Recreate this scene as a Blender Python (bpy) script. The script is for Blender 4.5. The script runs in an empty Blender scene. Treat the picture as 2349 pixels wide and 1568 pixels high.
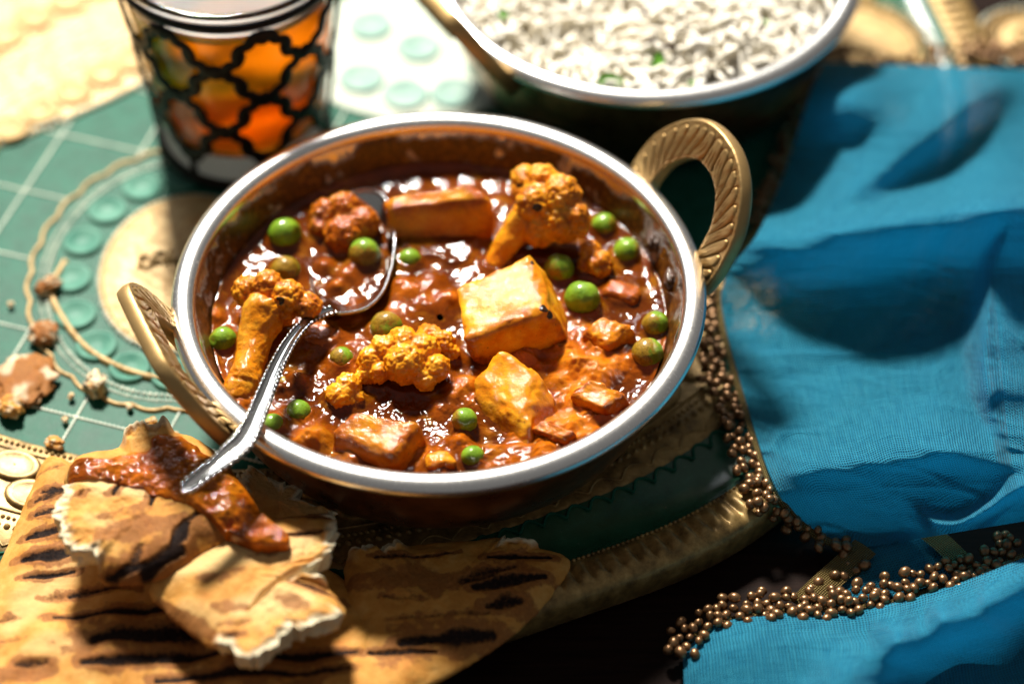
import bpy, bmesh, math, random
import numpy as np
from math import sin, cos, radians, pi
from mathutils import Matrix, Vector, Euler

S = 0.01                      # everything below is written in centimetres
sc = bpy.context.scene
col = sc.collection
rng = np.random.default_rng(7)
random.seed(7)

# ------------------------------------------------------------------ camera
FPX, CX, CY = 5700.0, 1174.5, 784.0          # focal length and centre on a 2349 px wide picture
EL = radians(46.3)
DEPTH = 84.0
A0 = np.array
cR = A0([1.0, 0, 0]); cF = A0([0, cos(EL), -sin(EL)]); cU = A0([0, sin(EL), cos(EL)])
rim_c = A0([0, 0, 5.0])
CAM = rim_c - (((1007 - CX) / FPX * DEPTH) * cR + (-(655 - CY) / FPX * DEPTH) * cU + DEPTH * cF)

def PV(u, v, z):
    """point of height z seen at (u, v)"""
    u = np.asarray(u, float); v = np.asarray(v, float); z = np.asarray(z, float)
    d = cF + np.multiply.outer((u - CX) / FPX, cR) + np.multiply.outer(-(v - CY) / FPX, cU)
    t = (z - CAM[2]) / d[..., 2]
    return CAM + d * t[..., None]

def PXCM(p):
    return FPX / float(np.dot(np.asarray(p) - CAM, cF))

cam_d = bpy.data.cameras.new("camera"); cam = bpy.data.objects.new("camera", cam_d); col.objects.link(cam)
cam_d.sensor_width = 36; cam_d.lens = 36 * FPX / 2349.0
cam_d.clip_start = 0.02; cam_d.clip_end = 60
cam.location = Vector(CAM * S); cam.rotation_euler = (pi / 2 - EL, 0, 0)
cam_d.dof.use_dof = True; cam_d.dof.focus_distance = 82.3 * S; cam_d.dof.aperture_fstop = 3.4
sc.camera = cam

# ------------------------------------------------------------------ light
w = bpy.data.worlds.new("World"); sc.world = w; w.use_nodes = True
w.node_tree.nodes["Background"].inputs[0].default_value = (1.0, 0.97, 0.94, 1)
w.node_tree.nodes["Background"].inputs[1].default_value = 0.145

def area(name, az, el, dist, sx, sy, power, colr, target=(0, 2, 3), shape='RECTANGLE'):
    l = bpy.data.lights.new(name, 'AREA'); l.shape = shape; l.size = sx * S; l.size_y = sy * S
    l.energy = power; l.color = colr
    o = bpy.data.objects.new(name, l); col.objects.link(o)
    d = Vector((sin(radians(az)) * cos(radians(el)), cos(radians(az)) * cos(radians(el)), sin(radians(el))))
    o.location = (Vector(target) + d * dist) * S
    o.rotation_euler = d.to_track_quat('Z', 'Y').to_euler()
    return o
area("key_lamp", -15, 49, 300, 40, 40, 255, (1.0, 0.94, 0.84))
area("window_lamp", -15, 33, 190, 95, 30, 8, (0.92, 0.97, 1.0))
sc.view_settings.view_transform = 'Standard'; sc.view_settings.look = 'None'
sc.view_settings.exposure = 0.08; sc.view_settings.gamma = 1.0
cy = sc.cycles
cy.use_denoising = True; cy.diffuse_bounces = 7; cy.max_bounces = 14; cy.transmission_bounces = 12; cy.transparent_max_bounces = 12
cy.caustics_reflective = False; cy.caustics_refractive = False; cy.sample_clamp_indirect = 6.0
cy.blur_glossy = 0.6

# ------------------------------------------------------------------ noise
def _hash(ix, iy, iz, s):
    n = (ix * 374761393 + iy * 668265263 + iz * 1274126177 + s * 974634777) & 0xffffffff
    n = ((n ^ (n >> 13)) * 1274126177) & 0xffffffff
    n = ((n ^ (n >> 16)) * 2246822519) & 0xffffffff
    return (n ^ (n >> 15)) / 4294967295.0
def noise(p, seed=0):
    p = np.asarray(p, float); i = np.floor(p).astype(np.int64); f = p - i
    u = f * f * f * (f * (f * 6 - 15) + 10); r = 0
    for dx in (0, 1):
        wx = u[:, 0] if dx else 1 - u[:, 0]
        for dy in (0, 1):
            wy = u[:, 1] if dy else 1 - u[:, 1]
            for dz in (0, 1):
                wz = u[:, 2] if dz else 1 - u[:, 2]
                r = r + wx * wy * wz * _hash(i[:, 0] + dx, i[:, 1] + dy, i[:, 2] + dz, seed)
    return r * 2 - 1
def fbm(p, octv=4, seed=0, gain=0.5):
    p = np.asarray(p, float); a = 1.0; r = 0; t = 0
    for k in range(octv):
        r = r + a * noise(p * 2 ** k + 17.3 * k, seed + k); t += a; a *= gain
    return r / t
def worley(p, seed=0):
    p = np.asarray(p, float); i = np.floor(p).astype(np.int64); best = np.full(len(p), 9.0)
    for dx in (-1, 0, 1):
        for dy in (-1, 0, 1):
            for dz in (-1, 0, 1):
                c = i + A0([dx, dy, dz])
                q = np.stack([_hash(c[:, 0], c[:, 1], c[:, 2], seed + k) for k in (1, 2, 3)], 1) + c
                best = np.minimum(best, ((q - p) ** 2).sum(1))
    return np.sqrt(best)
def sstep(a, b, x):
    t = np.clip((np.asarray(x, float) - a) / (b - a), 0, 1); return t * t * (3 - 2 * t)
def xyz(x, y, z=None):
    return np.stack([x, y, np.zeros_like(x) if z is None else z], -1)

# ------------------------------------------------------------------ objects
ORG = {}
def mesh(name, V, F, mat, org, attrs=None, smooth=True):
    me = bpy.data.meshes.new(name)
    V = np.asarray(V, float).reshape(-1, 3)
    if not isinstance(F, list): F = [F]
    F = [np.asarray(f, np.int32) for f in F if len(f)]
    me.vertices.add(len(V)); me.vertices.foreach_set("co", ((V - org) * S).astype(np.float32).ravel())
    nl = sum(f.size for f in F); me.loops.add(nl)
    me.loops.foreach_set("vertex_index", np.concatenate([f.ravel() for f in F]))
    tot = np.concatenate([np.full(len(f), f.shape[1], np.int32) for f in F])
    me.polygons.add(len(tot))
    me.polygons.foreach_set("loop_start", (np.cumsum(tot) - tot).astype(np.int32))
    me.polygons.foreach_set("loop_total", tot)
    me.polygons.foreach_set("use_smooth", np.full(len(tot), bool(smooth)))
    for k, a in (attrs or {}).items():
        a = np.asarray(a, np.float32)
        if a.ndim == 1:
            me.attributes.new(k, 'FLOAT', 'POINT').data.foreach_set("value", a)
        else:
            me.attributes.new(k, 'FLOAT_VECTOR', 'POINT').data.foreach_set("vector", a.ravel())
    me.update(); me.validate()
    if mat: me.materials.append(mat)
    return me
def tag(o, label=None, cat=None, group=None, kind=None):
    if label: o['label'] = label
    if cat: o['category'] = cat
    if group: o['group'] = group
    if kind: o['kind'] = kind
    return o
def thing(name, loc, label, cat, group=None):
    o = bpy.data.objects.new(name, None); col.objects.link(o); o.empty_display_size = 0.01
    o.location = Vector(loc) * S; ORG[o.name] = A0(loc, float)
    return tag(o, label, cat, group)
def mk(name, V, F, mat, parent=None, loc=None, attrs=None, smooth=True, label=None, cat=None, group=None, kind=None):
    if parent is not None: org = ORG[parent.name]
    else: org = A0(loc if loc is not None else (0, 0, 0), float)
    o = bpy.data.objects.new(name, mesh(name, V, F, mat, org, attrs, smooth)); col.objects.link(o)
    if parent is not None: o.parent = parent
    else: o.location = Vector(org) * S
    ORG[o.name] = org
    return tag(o, label, cat, group, kind)
class MB:
    def __init__(s): s.v = []; s.f = {}; s.n = 0; s.at = {}
    def add(s, V, F, **at):
        V = np.asarray(V, float).reshape(-1, 3)
        for f in (F if isinstance(F, list) else [F]):
            f = np.asarray(f, np.int32)
            if len(f): s.f.setdefault(f.shape[1], []).append(f + s.n)
        for k, a in at.items(): s.at.setdefault(k, []).append(np.broadcast_to(np.asarray(a, float), (len(V),) + np.shape(a)[1:]))
        s.v.append(V); s.n += len(V); return s
    def get(s): return np.concatenate(s.v), [np.concatenate(x) for x in s.f.values()]
    def mk(s, name, mat, **k):
        V, F = s.get(); at = {q: np.concatenate(a) for q, a in s.at.items()}
        return mk(name, V, F, mat, attrs=at, **k)

def grid_faces(n, m, wrap_m=False, wrap_n=False):
    i = np.arange(n if wrap_n else n - 1)[:, None]; j = np.arange(m if wrap_m else m - 1)[None, :]
    i2 = (i + 1) % n; j2 = (j + 1) % m
    return np.stack([i * m + j, i * m + j2, i2 * m + j2, i2 * m + j], -1).reshape(-1, 4)
def revolve(prof, n=160, c=(0, 0, 0)):
    p = A0(prof, float); th = np.linspace(0, 2 * pi, n, endpoint=False)
    V = np.stack([np.multiply.outer(p[:, 0], np.cos(th)) + c[0], np.multiply.outer(p[:, 0], np.sin(th)) + c[1],
                  np.repeat(p[:, 1:2], n, 1) + c[2]], -1).reshape(-1, 3)
    return V, grid_faces(len(p), n, wrap_m=True)
def smooth_curve(p, n, closed=False):
    """Catmull-Rom through p, n samples evenly in length"""
    p = A0(p, float)
    if closed: q = np.concatenate([p[-1:], p, p[:2]])
    else: q = np.concatenate([2 * p[:1] - p[1:2], p, 2 * p[-1:] - p[-2:-1]])
    out = []
    for k in range(1, len(q) - 2):
        t = np.linspace(0, 1, 24, endpoint=False)[:, None]
        a, b, c, d = q[k - 1], q[k], q[k + 1], q[k + 2]
        out.append(0.5 * (2 * b + (c - a) * t + (2 * a - 5 * b + 4 * c - d) * t ** 2 + (3 * b - a - 3 * c + d) * t ** 3))
    out = np.concatenate(out + ([out[0][:1]] if closed else [p[-1:]]))
    s = np.concatenate([[0], np.cumsum(np.linalg.norm(np.diff(out, axis=0), axis=1))])
    u = np.linspace(0, s[-1], n, endpoint=not closed)
    return np.stack([np.interp(u, s, out[:, k]) for k in range(out.shape[1])], 1)
def frames(path, up=(0, 0, 1)):
    T = np.gradient(path, axis=0); T /= np.linalg.norm(T, axis=1)[:, None] + 1e-12
    Sd = np.cross(T, A0(up, float)); Sd /= np.linalg.norm(Sd, axis=1)[:, None] + 1e-12
    return T, Sd, np.cross(Sd, T)
def tube(path, rs, rn=None, n=12, up=(0, 0, 1), caps=True):
    path = A0(path, float); m = len(path); T, Sd, N = frames(path, up)
    rs = np.broadcast_to(rs, (m,)); rn = rs if rn is None else np.broadcast_to(rn, (m,))
    a = np.linspace(0, 2 * pi, n, endpoint=False)
    V = path[:, None, :] + (rs[:, None] * np.cos(a))[..., None] * Sd[:, None] + (rn[:, None] * np.sin(a))[..., None] * N[:, None]
    V = V.reshape(-1, 3); F = [grid_faces(m, n, wrap_m=True)]
    if caps:
        k = len(V); V = np.concatenate([V, path[:1], path[-1:]]); j = np.arange(n); j2 = (j + 1) % n
        F.append(np.concatenate([np.stack([np.full(n, k), j2, j], 1), np.stack([np.full(n, k + 1), (m - 1) * n + j, (m - 1) * n + j2], 1)]))
    return V, F
def ico(sub):
    bm = bmesh.new(); bmesh.ops.create_icosphere(bm, subdivisions=sub, radius=1)
    V = A0([v.co[:] for v in bm.verts]); F = A0([[v.index for v in f.verts] for f in bm.faces]); bm.free(); return V, F
ICO = {k: ico(k) for k in (2, 3, 4, 5)}
def rot(rx, ry, rz): return A0(Euler((radians(rx), radians(ry), radians(rz))).to_matrix())
def dome(c, r, h, n=12, rings=3):
    pr = [(r * cos(t), h * sin(t)) for t in np.linspace(0, pi / 2 - 0.02, rings + 1)]
    return revolve(pr, n, c)

# ------------------------------------------------------------------ materials
class NT:
    def __init__(s, name):
        s.m = bpy.data.materials.new(name); s.m.use_nodes = True; s.t = s.m.node_tree
        s.b = s.t.nodes["Principled BSDF"]; s.out = s.t.nodes["Material Output"]
        tc = s.n('ShaderNodeTexCoord'); sc_ = s.n('ShaderNodeVectorMath'); sc_.operation = 'SCALE'
        s.t.links.new(tc.outputs['Object'], sc_.inputs[0]); sc_.inputs['Scale'].default_value = 100
        s.co = sc_.outputs[0]
    def n(s, t): return s.t.nodes.new(t)
    def put(s, sock, v):
        if isinstance(v, bpy.types.NodeSocket): s.t.links.new(v, sock)
        elif v is not None:
            if sock.type == 'RGBA' and len(v) == 3: v = (*v, 1)
            sock.default_value = v
    def noise(s, scale, detail=4, rough=0.55, vec=None, dist=0.0, color=False):
        x = s.n('ShaderNodeTexNoise'); s.put(x.inputs['Vector'], vec or s.co)
        x.inputs['Scale'].default_value = scale; x.inputs['Detail'].default_value = detail
        x.inputs['Roughness'].default_value = rough; x.inputs['Distortion'].default_value = dist
        return x.outputs['Color' if color else 0]
    def vor(s, scale, feature='F1', vec=None, rnd=1.0):
        x = s.n('ShaderNodeTexVoronoi'); x.feature = feature; s.put(x.inputs['Vector'], vec or s.co)
        x.inputs['Scale'].default_value = scale; x.inputs['Randomness'].default_value = rnd; return x.outputs['Distance']
    def attr(s, name, vec=False):
        x = s.n('ShaderNodeAttribute'); x.attribute_name = name; return x.outputs['Vector' if vec else 'Fac']
    def math(s, op, a, b=0.0, clamp=False):
        x = s.n('ShaderNodeMath'); x.operation = op; x.use_clamp = clamp; s.put(x.inputs[0], a); s.put(x.inputs[1], b); return x.outputs[0]
    def ss(s, a, b, v):
        x = s.n('ShaderNodeMapRange'); x.interpolation_type = 'SMOOTHSTEP'; s.put(x.inputs['Value'], v)
        x.inputs['From Min'].default_value = a; x.inputs['From Max'].default_value = b; return x.outputs[0]
    def vscale(s, v, k):
        x = s.n('ShaderNodeVectorMath'); x.operation = 'MULTIPLY'; s.put(x.inputs[0], v); x.inputs[1].default_value = k; return x.outputs[0]
    def sep(s, v, k):
        x = s.n('ShaderNodeSeparateXYZ'); s.put(x.inputs[0], v); return x.outputs[k]
    def mix(s, f, a, b):
        x = s.n('ShaderNodeMix'); x.data_type = 'RGBA'; s.put(x.inputs['Factor'], f); s.put(x.inputs[6], a); s.put(x.inputs[7], b); return x.outputs[2]
    def mixf(s, f, a, b):
        x = s.n('ShaderNodeMix'); x.data_type = 'FLOAT'; s.put(x.inputs[0], f); s.put(x.inputs[2], a); s.put(x.inputs[3], b); return x.outputs[0]
    def ramp(s, f, stops):
        x = s.n('ShaderNodeValToRGB'); s.put(x.inputs[0], f); r = x.color_ramp
        while len(r.elements) < len(stops): r.elements.new(0.5)
        for e, (p, c) in zip(r.elements, stops): e.position = p; e.color = (*c, 1)
        return x.outputs[0]
    def bump(s, h, strength=0.5, dist=0.05, nrm=None):
        x = s.n('ShaderNodeBump'); s.put(x.inputs['Height'], h); x.inputs['Strength'].default_value = strength
        x.inputs['Distance'].default_value = dist * S
        if nrm is not None: s.put(x.inputs['Normal'], nrm)
        return x.outputs[0]
    def set(s, **k):
        names = dict(color='Base Color', metal='Metallic', rough='Roughness', normal='Normal', coat='Coat Weight', coatr='Coat Roughness',
                     sss='Subsurface Weight', sssr='Subsurface Radius', ssss='Subsurface Scale', trans='Transmission Weight', ior='IOR',
                     sheen='Sheen Weight', spec='Specular IOR Level', aniso='Anisotropic', coatn='Coat Normal')
        for q, v in k.items(): s.put(s.b.inputs[names[q]], v)
        return s

MAT = {}
def mat(name):
    def deco(f):
        nt = NT(name); f(nt); MAT[name] = nt.m; return f
    return deco

@mat('dark_wood')
def _(n):
    v = n.vscale(n.co, (0.25, 3.0, 3.0)); g = n.noise(1.2, 6, 0.6, v, 0.6)
    n.set(color=n.ramp(g, [(0.3, (0.004, 0.0018, 0.0012)), (0.7, (0.016, 0.0065, 0.004))]), spec=0.06, rough=n.mixf(g, 0.5, 0.7), normal=n.bump(g, 0.4, 0.06))

def lacquer(n, lo, hi, rough=0.25, spec=0.03):
    g = n.noise(1.3, 5, 0.6); f = n.noise(14, 3, 0.7); sp = n.ss(0.60, 0.74, n.noise(6, 6, 0.75))
    c = n.ramp(g, [(0.3, lo), (0.7, hi)])
    n.set(color=n.mix(n.math('MULTIPLY', sp, 0.35), c, (0.20, 0.19, 0.15)), rough=n.mixf(g, rough - 0.04, rough + 0.1), spec=spec,
          normal=n.bump(n.math('ADD', f, n.math('MULTIPLY', g, 1.5)), 0.35, 0.02), coat=0.0)
@mat('green_lacquer')
def _(n): lacquer(n, (0.009, 0.075, 0.045), (0.020, 0.125, 0.080))
@mat('pale_line')
def _(n): lacquer(n, (0.42, 0.50, 0.42), (0.66, 0.68, 0.56), 0.4)
@mat('glossy_green')
def _(n): lacquer(n, (0.008, 0.060, 0.030), (0.020, 0.105, 0.055), 0.22, 0.6)
@mat('glare_teal')  # dimple teal lightened to imitate glare on the tray
def _(n): lacquer(n, (0.22, 0.36, 0.31), (0.36, 0.48, 0.42), 0.35)
@mat('pale_teal')
def _(n): lacquer(n, (0.06, 0.19, 0.14), (0.14, 0.30, 0.23), 0.3)
@mat('gold_lacquer')
def _(n):
    g = n.noise(1.6, 5, 0.6); f = n.noise(22, 2, 0.7); d = n.ss(0.45, 0.68, n.noise(3.5, 7, 0.7))
    c = n.ramp(g, [(0.3, (0.46, 0.29, 0.11)), (0.7, (0.64, 0.45, 0.21))])
    n.set(color=n.mix(n.math('MULTIPLY', d, 0.6), c, (0.22, 0.12, 0.045)), metal=0.10, rough=0.38, spec=0.2, normal=n.bump(n.math('ADD', f, d), 0.4, 0.025))
@mat('old_gold')
def _(n):
    g = n.noise(1.8, 6, 0.65); f = n.noise(26, 2, 0.7)
    c = n.ramp(g, [(0.32, (0.10, 0.060, 0.018)), (0.55, (0.30, 0.19, 0.062)), (0.75, (0.50, 0.34, 0.13))])
    n.set(color=c, metal=0.45, rough=0.42, normal=n.bump(n.math('ADD', f, g), 0.35, 0.02))
@mat('brass')
def _(n):
    g = n.noise(3.0, 6, 0.65); f = n.noise(45, 3, 0.7); v = n.ss(0.55, 0.75, n.noise(1.1, 4, 0.6))
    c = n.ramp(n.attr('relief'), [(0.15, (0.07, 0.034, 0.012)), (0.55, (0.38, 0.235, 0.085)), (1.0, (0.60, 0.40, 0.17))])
    c = n.mix(n.math('MULTIPLY', v, 0.35), c, (0.25, 0.17, 0.08)); c = n.mix(n.math('MULTIPLY', n.ss(.5, .8, g), 0.3), c, (0.30, 0.16, 0.06))
    n.set(color=c, metal=0.75, rough=n.mixf(g, 0.34, 0.5), normal=n.bump(n.math('ADD', f, g), 0.35, 0.012))
@mat('bronze_bead')
def _(n):
    g = n.noise(5, 3, 0.6)
    n.set(color=n.ramp(g, [(0.3, (0.13, 0.062, 0.025)), (0.7, (0.30, 0.165, 0.072))]), metal=0.75, rough=0.36, coat=0.25, coatr=0.25, normal=n.bump(g, 0.3, 0.02))
@mat('steel')
def _(n):
    rr_ = n.math('SQRT', n.math('ADD', n.math('POWER', n.sep(n.co, 0), 2.0), n.math('POWER', n.sep(n.co, 1), 2.0)))
    cb = n.n('ShaderNodeCombineXYZ'); n.put(cb.inputs[0], rr_); n.put(cb.inputs[1], n.sep(n.co, 2)); g = n.noise(11, 4, 0.7, cb.outputs[0]); s2 = n.noise(9, 5, 0.75)
    st = n.ss(0.68, 0.74, n.noise(2.4, 6, 0.72))
    n.set(color=n.mix(n.math('MULTIPLY', st, 0.55), (0.90, 0.89, 0.87), (0.42, 0.20, 0.055)), metal=n.mixf(st, 1.0, 0.4),
          rough=n.mixf(s2, 0.17, 0.33), normal=n.bump(n.math('ADD', g, n.math('MULTIPLY', s2, 0.25)), 0.30, 0.014))
@mat('spoon_steel')
def _(n):
    g = n.noise(6, 5, 0.7); rel = n.attr('relief')
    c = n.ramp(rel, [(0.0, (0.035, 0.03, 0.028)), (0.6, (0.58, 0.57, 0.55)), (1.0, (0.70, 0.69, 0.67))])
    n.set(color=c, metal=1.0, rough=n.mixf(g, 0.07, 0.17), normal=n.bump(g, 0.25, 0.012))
@mat('copper')
def _(n):
    g = n.noise(0.9, 6, 0.65); h = n.vor(2.2, 'SMOOTH_F1')
    n.set(color=n.ramp(g, [(0.3, (0.22, 0.085, 0.038)), (0.7, (0.50, 0.22, 0.10))]), metal=0.95, rough=n.mixf(g, 0.22, 0.36), normal=n.bump(n.math('ADD', h, g), 0.25, 0.05))
@mat('stained_steel')
def _(n):
    z = n.sep(n.co, 2); th = n.noise(0.45, 6, 0.66); fine = n.noise(5, 6, 0.72)
    e = n.math('ADD', n.math('MULTIPLY', th, 2.3), n.math('MULTIPLY', fine, 0.5))
    m = n.ss(-0.10, 0.14, n.math('SUBTRACT', n.math('ADD', e, 3.0), z))
    hole = n.ss(0.57, 0.66, n.noise(0.75, 5, 0.6)); m = n.math('MULTIPLY', m, n.math('SUBTRACT', 1.0, n.math('MULTIPLY', hole, 0.75)))
    c = n.ramp(fine, [(0.3, (0.022, 0.007, 0.001)), (0.52, (0.085, 0.027, 0.002)), (0.70, (0.30, 0.11, 0.008))])
    n.set(color=n.mix(m, (0.62, 0.61, 0.60), c), metal=n.math('SUBTRACT', 1.0, m), rough=n.mixf(m, 0.22, 0.42),
          spec=0.25, normal=n.bump(n.math('ADD', n.math('MULTIPLY', m, 0.8), n.math('MULTIPLY', n.math('MULTIPLY', fine, m), 1.3)), 0.5, 0.04), coat=n.math('MULTIPLY', m, 0.4), coatr=0.2)
@mat('plain_steel_inside')
def _(n):
    g = n.noise(3, 4, 0.6); n.set(color=(0.6, 0.6, 0.58), metal=1.0, rough=n.mixf(g, 0.2, 0.35))
@mat('curry')
def _(n):
    l = n.attr('lump'); g = n.noise(1.6, 6, 0.65); f = n.noise(11, 5, 0.7); sp = n.ss(0.70, 0.76, n.noise(17, 3, 0.6))
    k = n.math('ADD', n.math('MULTIPLY', l, 0.75), n.math('MULTIPLY', n.math('SUBTRACT', g, 0.5), 0.55))
    c = n.ramp(k, [(0.05, (0.085, 0.017, 0.0015)), (0.35, (0.22, 0.046, 0.002)), (0.60, (0.47, 0.115, 0.004)), (0.95, (0.60, 0.19, 0.010))])
    oil = n.ss(0.52, 0.66, n.noise(0.9, 5, 0.62)); c = n.mix(n.math('MULTIPLY', oil, 0.45), c, (0.38, 0.14, 0.006))
    c = n.mix(n.math('MULTIPLY', sp, 0.7), c, (0.03, 0.006, 0.003))
    b = n.bump(n.math('ADD', n.math('MULTIPLY', f, 0.55), n.math('MULTIPLY', n.noise(4, 4, 0.6), 0.8)), 0.55, 0.05)
    n.set(color=c, rough=0.42, normal=b, coat=0.62, coatr=0.05, sss=0.10, sssr=(1.0, 0.3, 0.05), ssss=0.3 * S, spec=0.0)
    n.set(coatn=n.bump(n.math('MULTIPLY', n.noise(3.2, 7, 0.70), n.math('ADD', 0.05, l)), 0.6, 0.06))
def veg(n, lo, mid, hi, bscale=7, bstr=0.6, sss=0.2):
    g = n.noise(1.3, 6, 0.65); f = n.noise(bscale, 6, 0.7); h = n.noise(2.6, 4, 0.6); sp = n.ss(0.69, 0.73, n.noise(12, 2, 0.5))
    c = n.ramp(n.math('ADD', n.math('MULTIPLY', g, 0.8), n.math('MULTIPLY', f, 0.25)), [(0.30, lo), (0.50, mid), (0.74, hi)])
    c = n.mix(n.attr('glaze'), c, n.ramp(f, [(0.3, (0.17, 0.032, 0.003)), (0.7, (0.52, 0.122, 0.005))]))
    ch = n.ss(0.45, 0.62, n.math('ADD', n.attr('char'), n.math('MULTIPLY', n.math('SUBTRACT', f, 0.5), 0.5)))
    c = n.mix(ch, c, (0.022, 0.010, 0.006)); c = n.mix(n.math('MULTIPLY', sp, 0.75), c, (0.06, 0.015, 0.006))
    nb = n.bump(n.math('ADD', f, n.math('MULTIPLY', h, 1.2)), bstr, 0.06)
    n.set(color=c, rough=0.5, normal=nb, coat=0.7, coatr=0.09, sss=sss, sssr=(1.0, 0.42, 0.08), ssss=0.35 * S, spec=0.0,
          coatn=n.bump(n.math('ADD', n.noise(4.2, 4, 0.66), n.math('MULTIPLY', n.noise(9, 3, 0.6), 0.25)), 0.75, 0.075))
@mat('potato')
def _(n): veg(n, (0.54, 0.120, 0.004), (0.78, 0.28, 0.008), (0.90, 0.50, 0.030), 6)
@mat('cauliflower')
def _(n): veg(n, (0.54, 0.120, 0.004), (0.78, 0.27, 0.008), (0.90, 0.50, 0.040), 10)
@mat('pea')
def _(n):
    g = n.noise(2.2, 4, 0.6); f = n.noise(12, 4, 0.7)
    gl = n.ss(0.34, 0.64, n.math('ADD', n.attr('glaze'), n.math('MULTIPLY', n.math('SUBTRACT', n.noise(2.6, 6, 0.72), 0.5), 1.5)))
    c = n.ramp(g, [(0.3, (0.090, 0.20, 0.008)), (0.7, (0.25, 0.40, 0.022))])
    c = n.mix(n.math('MULTIPLY', gl, 0.9), c, n.ramp(f, [(0.3, (0.15, 0.060, 0.004)), (0.7, (0.42, 0.22, 0.015))]))
    n.set(color=c, rough=0.45, spec=0.15, coat=0.6, coatr=0.16, sss=0.25, sssr=(0.5, 1.0, 0.15), ssss=0.2 * S, normal=n.bump(n.math('ADD', n.math('MULTIPLY', g, 2.5), f), 0.5, 0.05))
@mat('spice')
def _(n):
    f = n.noise(9, 4, 0.7); n.set(color=n.ramp(f, [(0.3, (0.02, 0.010, 0.006)), (0.7, (0.10, 0.035, 0.012))]), rough=0.4, coat=0.5, normal=n.bump(f, 0.6, 0.05))
@mat('bread')
def _(n):
    g = n.noise(0.9, 6, 0.65); f = n.noise(9, 6, 0.7); bl = n.noise(2.6, 5, 0.62); grit = n.noise(30, 3, 0.7)
    c = n.ramp(n.math('ADD', n.math('MULTIPLY', g, 0.6), n.math('MULTIPLY', bl, 0.4)), [(0.32, (0.42, 0.150, 0.024)), (0.50, (0.56, 0.265, 0.056)), (0.68, (0.65, 0.37, 0.11))])
    pale = n.attr('pale'); c = n.mix(n.math('MULTIPLY', pale, 0.85), c, (0.70, 0.49, 0.22))
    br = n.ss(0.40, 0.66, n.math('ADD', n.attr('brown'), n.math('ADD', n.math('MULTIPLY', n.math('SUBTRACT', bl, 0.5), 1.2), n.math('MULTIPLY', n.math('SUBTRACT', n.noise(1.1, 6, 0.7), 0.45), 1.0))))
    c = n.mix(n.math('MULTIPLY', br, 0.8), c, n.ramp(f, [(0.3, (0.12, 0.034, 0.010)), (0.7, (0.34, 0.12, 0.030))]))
    ch = n.ss(0.34, 0.80, n.math('ADD', n.attr('char'), n.math('MULTIPLY', n.math('SUBTRACT', n.noise(6, 6, 0.75), 0.5), 1.1)))
    c = n.mix(ch, c, n.ramp(f, [(0.35, (0.008, 0.007, 0.008)), (0.75, (0.035, 0.020, 0.015))]))
    cr = n.attr('crumb'); c = n.mix(cr, c, n.ramp(f, [(0.3, (0.62, 0.50, 0.30)), (0.7, (0.82, 0.75, 0.56))]))
    pits = n.math('SUBTRACT', 1.0, n.vor(3.6, 'SMOOTH_F1'))
    h = n.math('ADD', n.math('MULTIPLY', f, 0.9), n.math('ADD', n.math('MULTIPLY', grit, 0.35), n.math('MULTIPLY', n.math('MULTIPLY', pits, cr), 2.5)))
    h = n.math('SUBTRACT', h, n.math('MULTIPLY', ch, 0.9))
    n.set(color=c, rough=n.mixf(ch, 0.62, 0.5), normal=n.bump(h, 0.6, 0.05), sss=0.15, sssr=(1, 0.6, 0.3), ssss=0.15 * S, spec=n.mixf(ch, 0.15, 0.03))
@mat('cloth_blue')
def _(n):
    v = n.attr('weave', True); x = n.sep(v, 0); y = n.sep(v, 1)
    slub = n.noise(1.0, 4, 0.6, n.vscale(v, (9, 0.8, 1))); slub2 = n.noise(1.0, 4, 0.6, n.vscale(v, (0.8, 9, 1)))
    k = 2 * pi / 0.11
    a = n.math('SINE', n.math('MULTIPLY', n.math('ADD', x, n.math('MULTIPLY', slub2, 0.09)), k)); b = n.math('SINE', n.math('MULTIPLY', n.math('ADD', y, n.math('MULTIPLY', slub, 0.09)), k))
    hgt = n.math('MAXIMUM', n.math('MULTIPLY', a, 0.8), b)
    gap = n.ss(0.22, 0.75, n.math('MULTIPLY', n.math('SUBTRACT', 0.5, n.math('MULTIPLY', a, 0.5)), n.math('SUBTRACT', 0.5, n.math('MULTIPLY', b, 0.5))))
    tone = n.math('ADD', n.math('MULTIPLY', slub, 0.5), n.math('MULTIPLY', slub2, 0.5))
    c = n.ramp(tone, [(0.32, (0.008, 0.25, 0.46)), (0.68, (0.060, 0.52, 0.76))])
    c = n.mix(n.math('MULTIPLY', gap, 0.85), c, (0.001, 0.035, 0.07))
    nb = n.bump(n.math('ADD', n.math('MULTIPLY', hgt, 0.6), n.math('MULTIPLY', tone, 1.8)), 0.9, 0.05)
    n.set(color=c, rough=0.8, sheen=0.12, normal=nb, spec=0.12)
    tr = n.n('ShaderNodeBsdfTranslucent'); n.put(tr.inputs[0], (0.02, 0.42, 0.66)); n.put(tr.inputs['Normal'], nb)
    ms = n.n('ShaderNodeMixShader'); ms.inputs[0].default_value = 0.56
    n.t.links.new(n.b.outputs[0], ms.inputs[1]); n.t.links.new(tr.outputs[0], ms.inputs[2])
    tp = n.n('ShaderNodeBsdfTransparent'); m2 = n.n('ShaderNodeMixShader'); n.put(m2.inputs[0], n.math('MULTIPLY', gap, 0.22))
    n.t.links.new(ms.outputs[0], m2.inputs[1]); n.t.links.new(tp.outputs[0], m2.inputs[2]); n.t.links.new(m2.outputs[0], n.out.inputs[0])
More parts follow.
